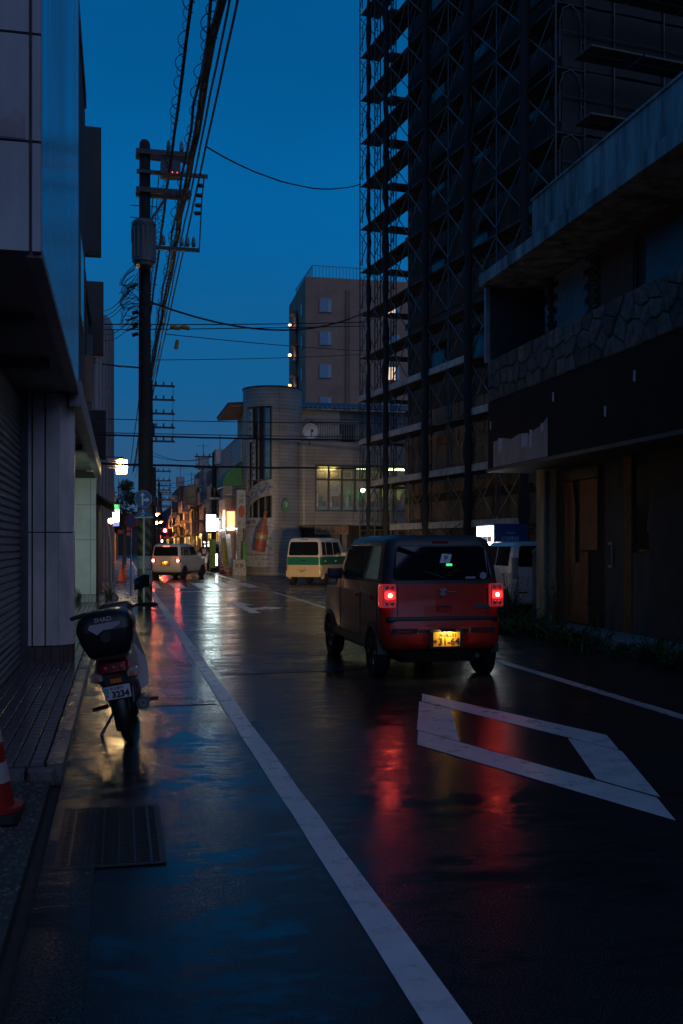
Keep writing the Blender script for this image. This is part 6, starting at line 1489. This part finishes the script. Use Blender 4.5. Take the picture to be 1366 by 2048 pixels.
pt_ = at(330,1061,130); tsg = empty('traffic_signal', (pt_.x,pt_.y,0)); tag(tsg, 'red traffic signal hanging over the far junction', 'traffic signal')
MB().tube([(-3.0,0,0),(-3.0,0,pt_.z+.3),(.2,0,pt_.z+.3)], .07, 8).build('mast', steel, tsg, 40)
MB().bbox(-.9,.35,-.12,.12,pt_.z-.28,pt_.z+.22,.05).build('housing', darksteel, tsg)
MB().lathe([(.02,-.16),(.20,-.15),(.22,-.12)], (0,0,pt_.z), axis='Y', n=18).build('red_lens', LAMP('signal_red', (1,.03,.04), 120), tsg, 60)
for x in (-.3,-.6): MB().lathe([(.02,-.14),(.13,-.135),(.14,-.12)], (x,0,pt_.z), axis='Y', n=14).build('dark_lens', black, tsg, 60)
# pedestrian walking away
pp = at(407,1144,59); pe = empty('person', (pp.x,pp.y,0), R(8)); tag(pe, 'person in dark top with pink back print and pale shorts walking away up the street', 'person')
def skin_body():
    J = {'pel':(0,0,.92,.13),'wa':(0,.01,1.08,.12),'ch':(0,.02,1.30,.15),'ne':(0,.02,1.46,.055),'hd':(0,.03,1.56,.085),'ht':(0,.03,1.66,.075),
         'sl':(-.18,.01,1.38,.06),'el':(-.25,-.03,1.12,.045),'wl':(-.25,.06,.90,.032),'fl':(-.25,.09,.80,.03),'sr':(.18,.01,1.38,.06),'er':(.25,-.03,1.12,.045),'wr':(.26,.08,.91,.032),'fr':(.26,.11,.81,.03),
         'hl':(-.10,0,.86,.09),'kl':(-.11,.08,.48,.06),'al':(-.11,-.02,.09,.04),'tl':(-.11,.12,.04,.035),'hr':(.10,0,.86,.09),'kr':(.11,-.02,.48,.06),'ar':(.11,-.20,.10,.04),'tr':(.11,-.08,.035,.035)}
    E_ = [('pel','wa'),('wa','ch'),('ch','ne'),('ne','hd'),('hd','ht'),('ch','sl'),('sl','el'),('el','wl'),('wl','fl'),('ch','sr'),('sr','er'),('er','wr'),('wr','fr'),('pel','hl'),('hl','kl'),('kl','al'),('al','tl'),('pel','hr'),('hr','kr'),('kr','ar'),('ar','tr')]
    ks = list(J); me = bpy.data.meshes.new('body'); me.from_pydata([J[k_][:3] for k_ in ks], [(ks.index(a),ks.index(b)) for a,b in E_], [])
    o = bpy.data.objects.new('body', me); C.objects.link(o); o.parent = pe
    md = o.modifiers.new('skin','SKIN'); md.use_smooth_shade = True
    for i, k_ in enumerate(ks): me.skin_vertices[0].data[i].radius = (J[k_][3], J[k_][3]*.85)
    me.skin_vertices[0].data[0].use_root = True
    o.modifiers.new('sub','SUBSURF').levels = 1; o.modifiers['sub'].render_levels = 2
    me.materials.append(M('skin', (.36,.20,.13), .5, var=.1)); return o
skin_body()
MB().stack([(.90,.185,-.14,.13,.1),(1.1,.175,-.13,.14,.1),(1.3,.215,-.14,.16,.11),(1.42,.17,-.11,.12,.09),(1.47,.07,-.05,.08,.05)],4).build('shirt', M('shirt_black', (.02,.02,.022), .8), pe, 60)
for s in (-1,1): MB().tube([(s*.17,.01,1.40),(s*.235,-.02,1.22),(s*.25,-.03,1.16)], [.085,.078,.07], 10).build('sleeve', M('shirt_black', (.02,.02,.022), .8), pe, 50)
MB().prism([(-.10,-.145,1.06),(.10,-.145,1.06),(.11,-.155,1.34),(-.11,-.155,1.34)], (0,.012,0)).build('back_print', M('print_pink', (.40,.16,.15), .7, var=.5, scale=14), pe)
for s, y1 in ((-1,.08),(1,-.02)): MB().tube([(s*.085,0,.98),(s*.105,y1*.4,.75),(s*.115,y1,.50)], [.135,.125,.115], 12).build('shorts_leg', M('shorts_pale', (.50,.46,.42), .8, var=.5, scale=12), pe, 50)
MB().lathe([(.088,1.57),(.10,1.62),(.085,1.69),(.03,1.72)], (0,.025,0), n=14).build('hair', black, pe, 60)
for s, (y, z) in ((-1,(.05,.04)),(1,(-.15,.04))): MB().stack([(0,.05,y-.12,y+.14,.04),(.06,.05,y-.12,y+.12,.04),(.09,.04,y-.11,y-.0,.03)],3).build('shoe', black, pe, 50); [c for c in pe.children if c.name.startswith('shoe')][-1].location = (s*.11,0,0)
# motor scooter parked by the dark car
sc_p = at(418,1140,61); ms = empty('parked_scooter', (sc_p.x,sc_p.y,0), R(20)); tag(ms, 'small dark scooter parked beside the pedestrian', 'scooter')
for y in (0,1.1):
    w_ = MB().lathe([(.15,-.04),(.22,-.045),(.24,0),(.22,.045),(.15,.04)], axis='X', n=18).build('wheel', rubber, ms, 50); w_.location = (0,y,.24)
MB().stack([(.35,.10,-.2,.5,.06),(.6,.16,-.3,.55,.08),(.75,.13,-.25,.5,.07)],4).build('body', M('scooter_dark', (.03,.035,.04), .4), ms, 50)
MB().stack([(.3,.13,.85,.95,.04),(.95,.16,.78,.92,.05)],4).build('leg_shield', M('scooter_dark', (.03,.035,.04), .4), ms, 50)
MB().tube([(-.33,.75,1.0),(0,.82,1.05),(.33,.75,1.0)], .018, 8).build('handlebar', darksteel, ms); MB().box(-.06,.06,-.33,-.29,.62,.68).build('tail_lamp', lens_red, ms)
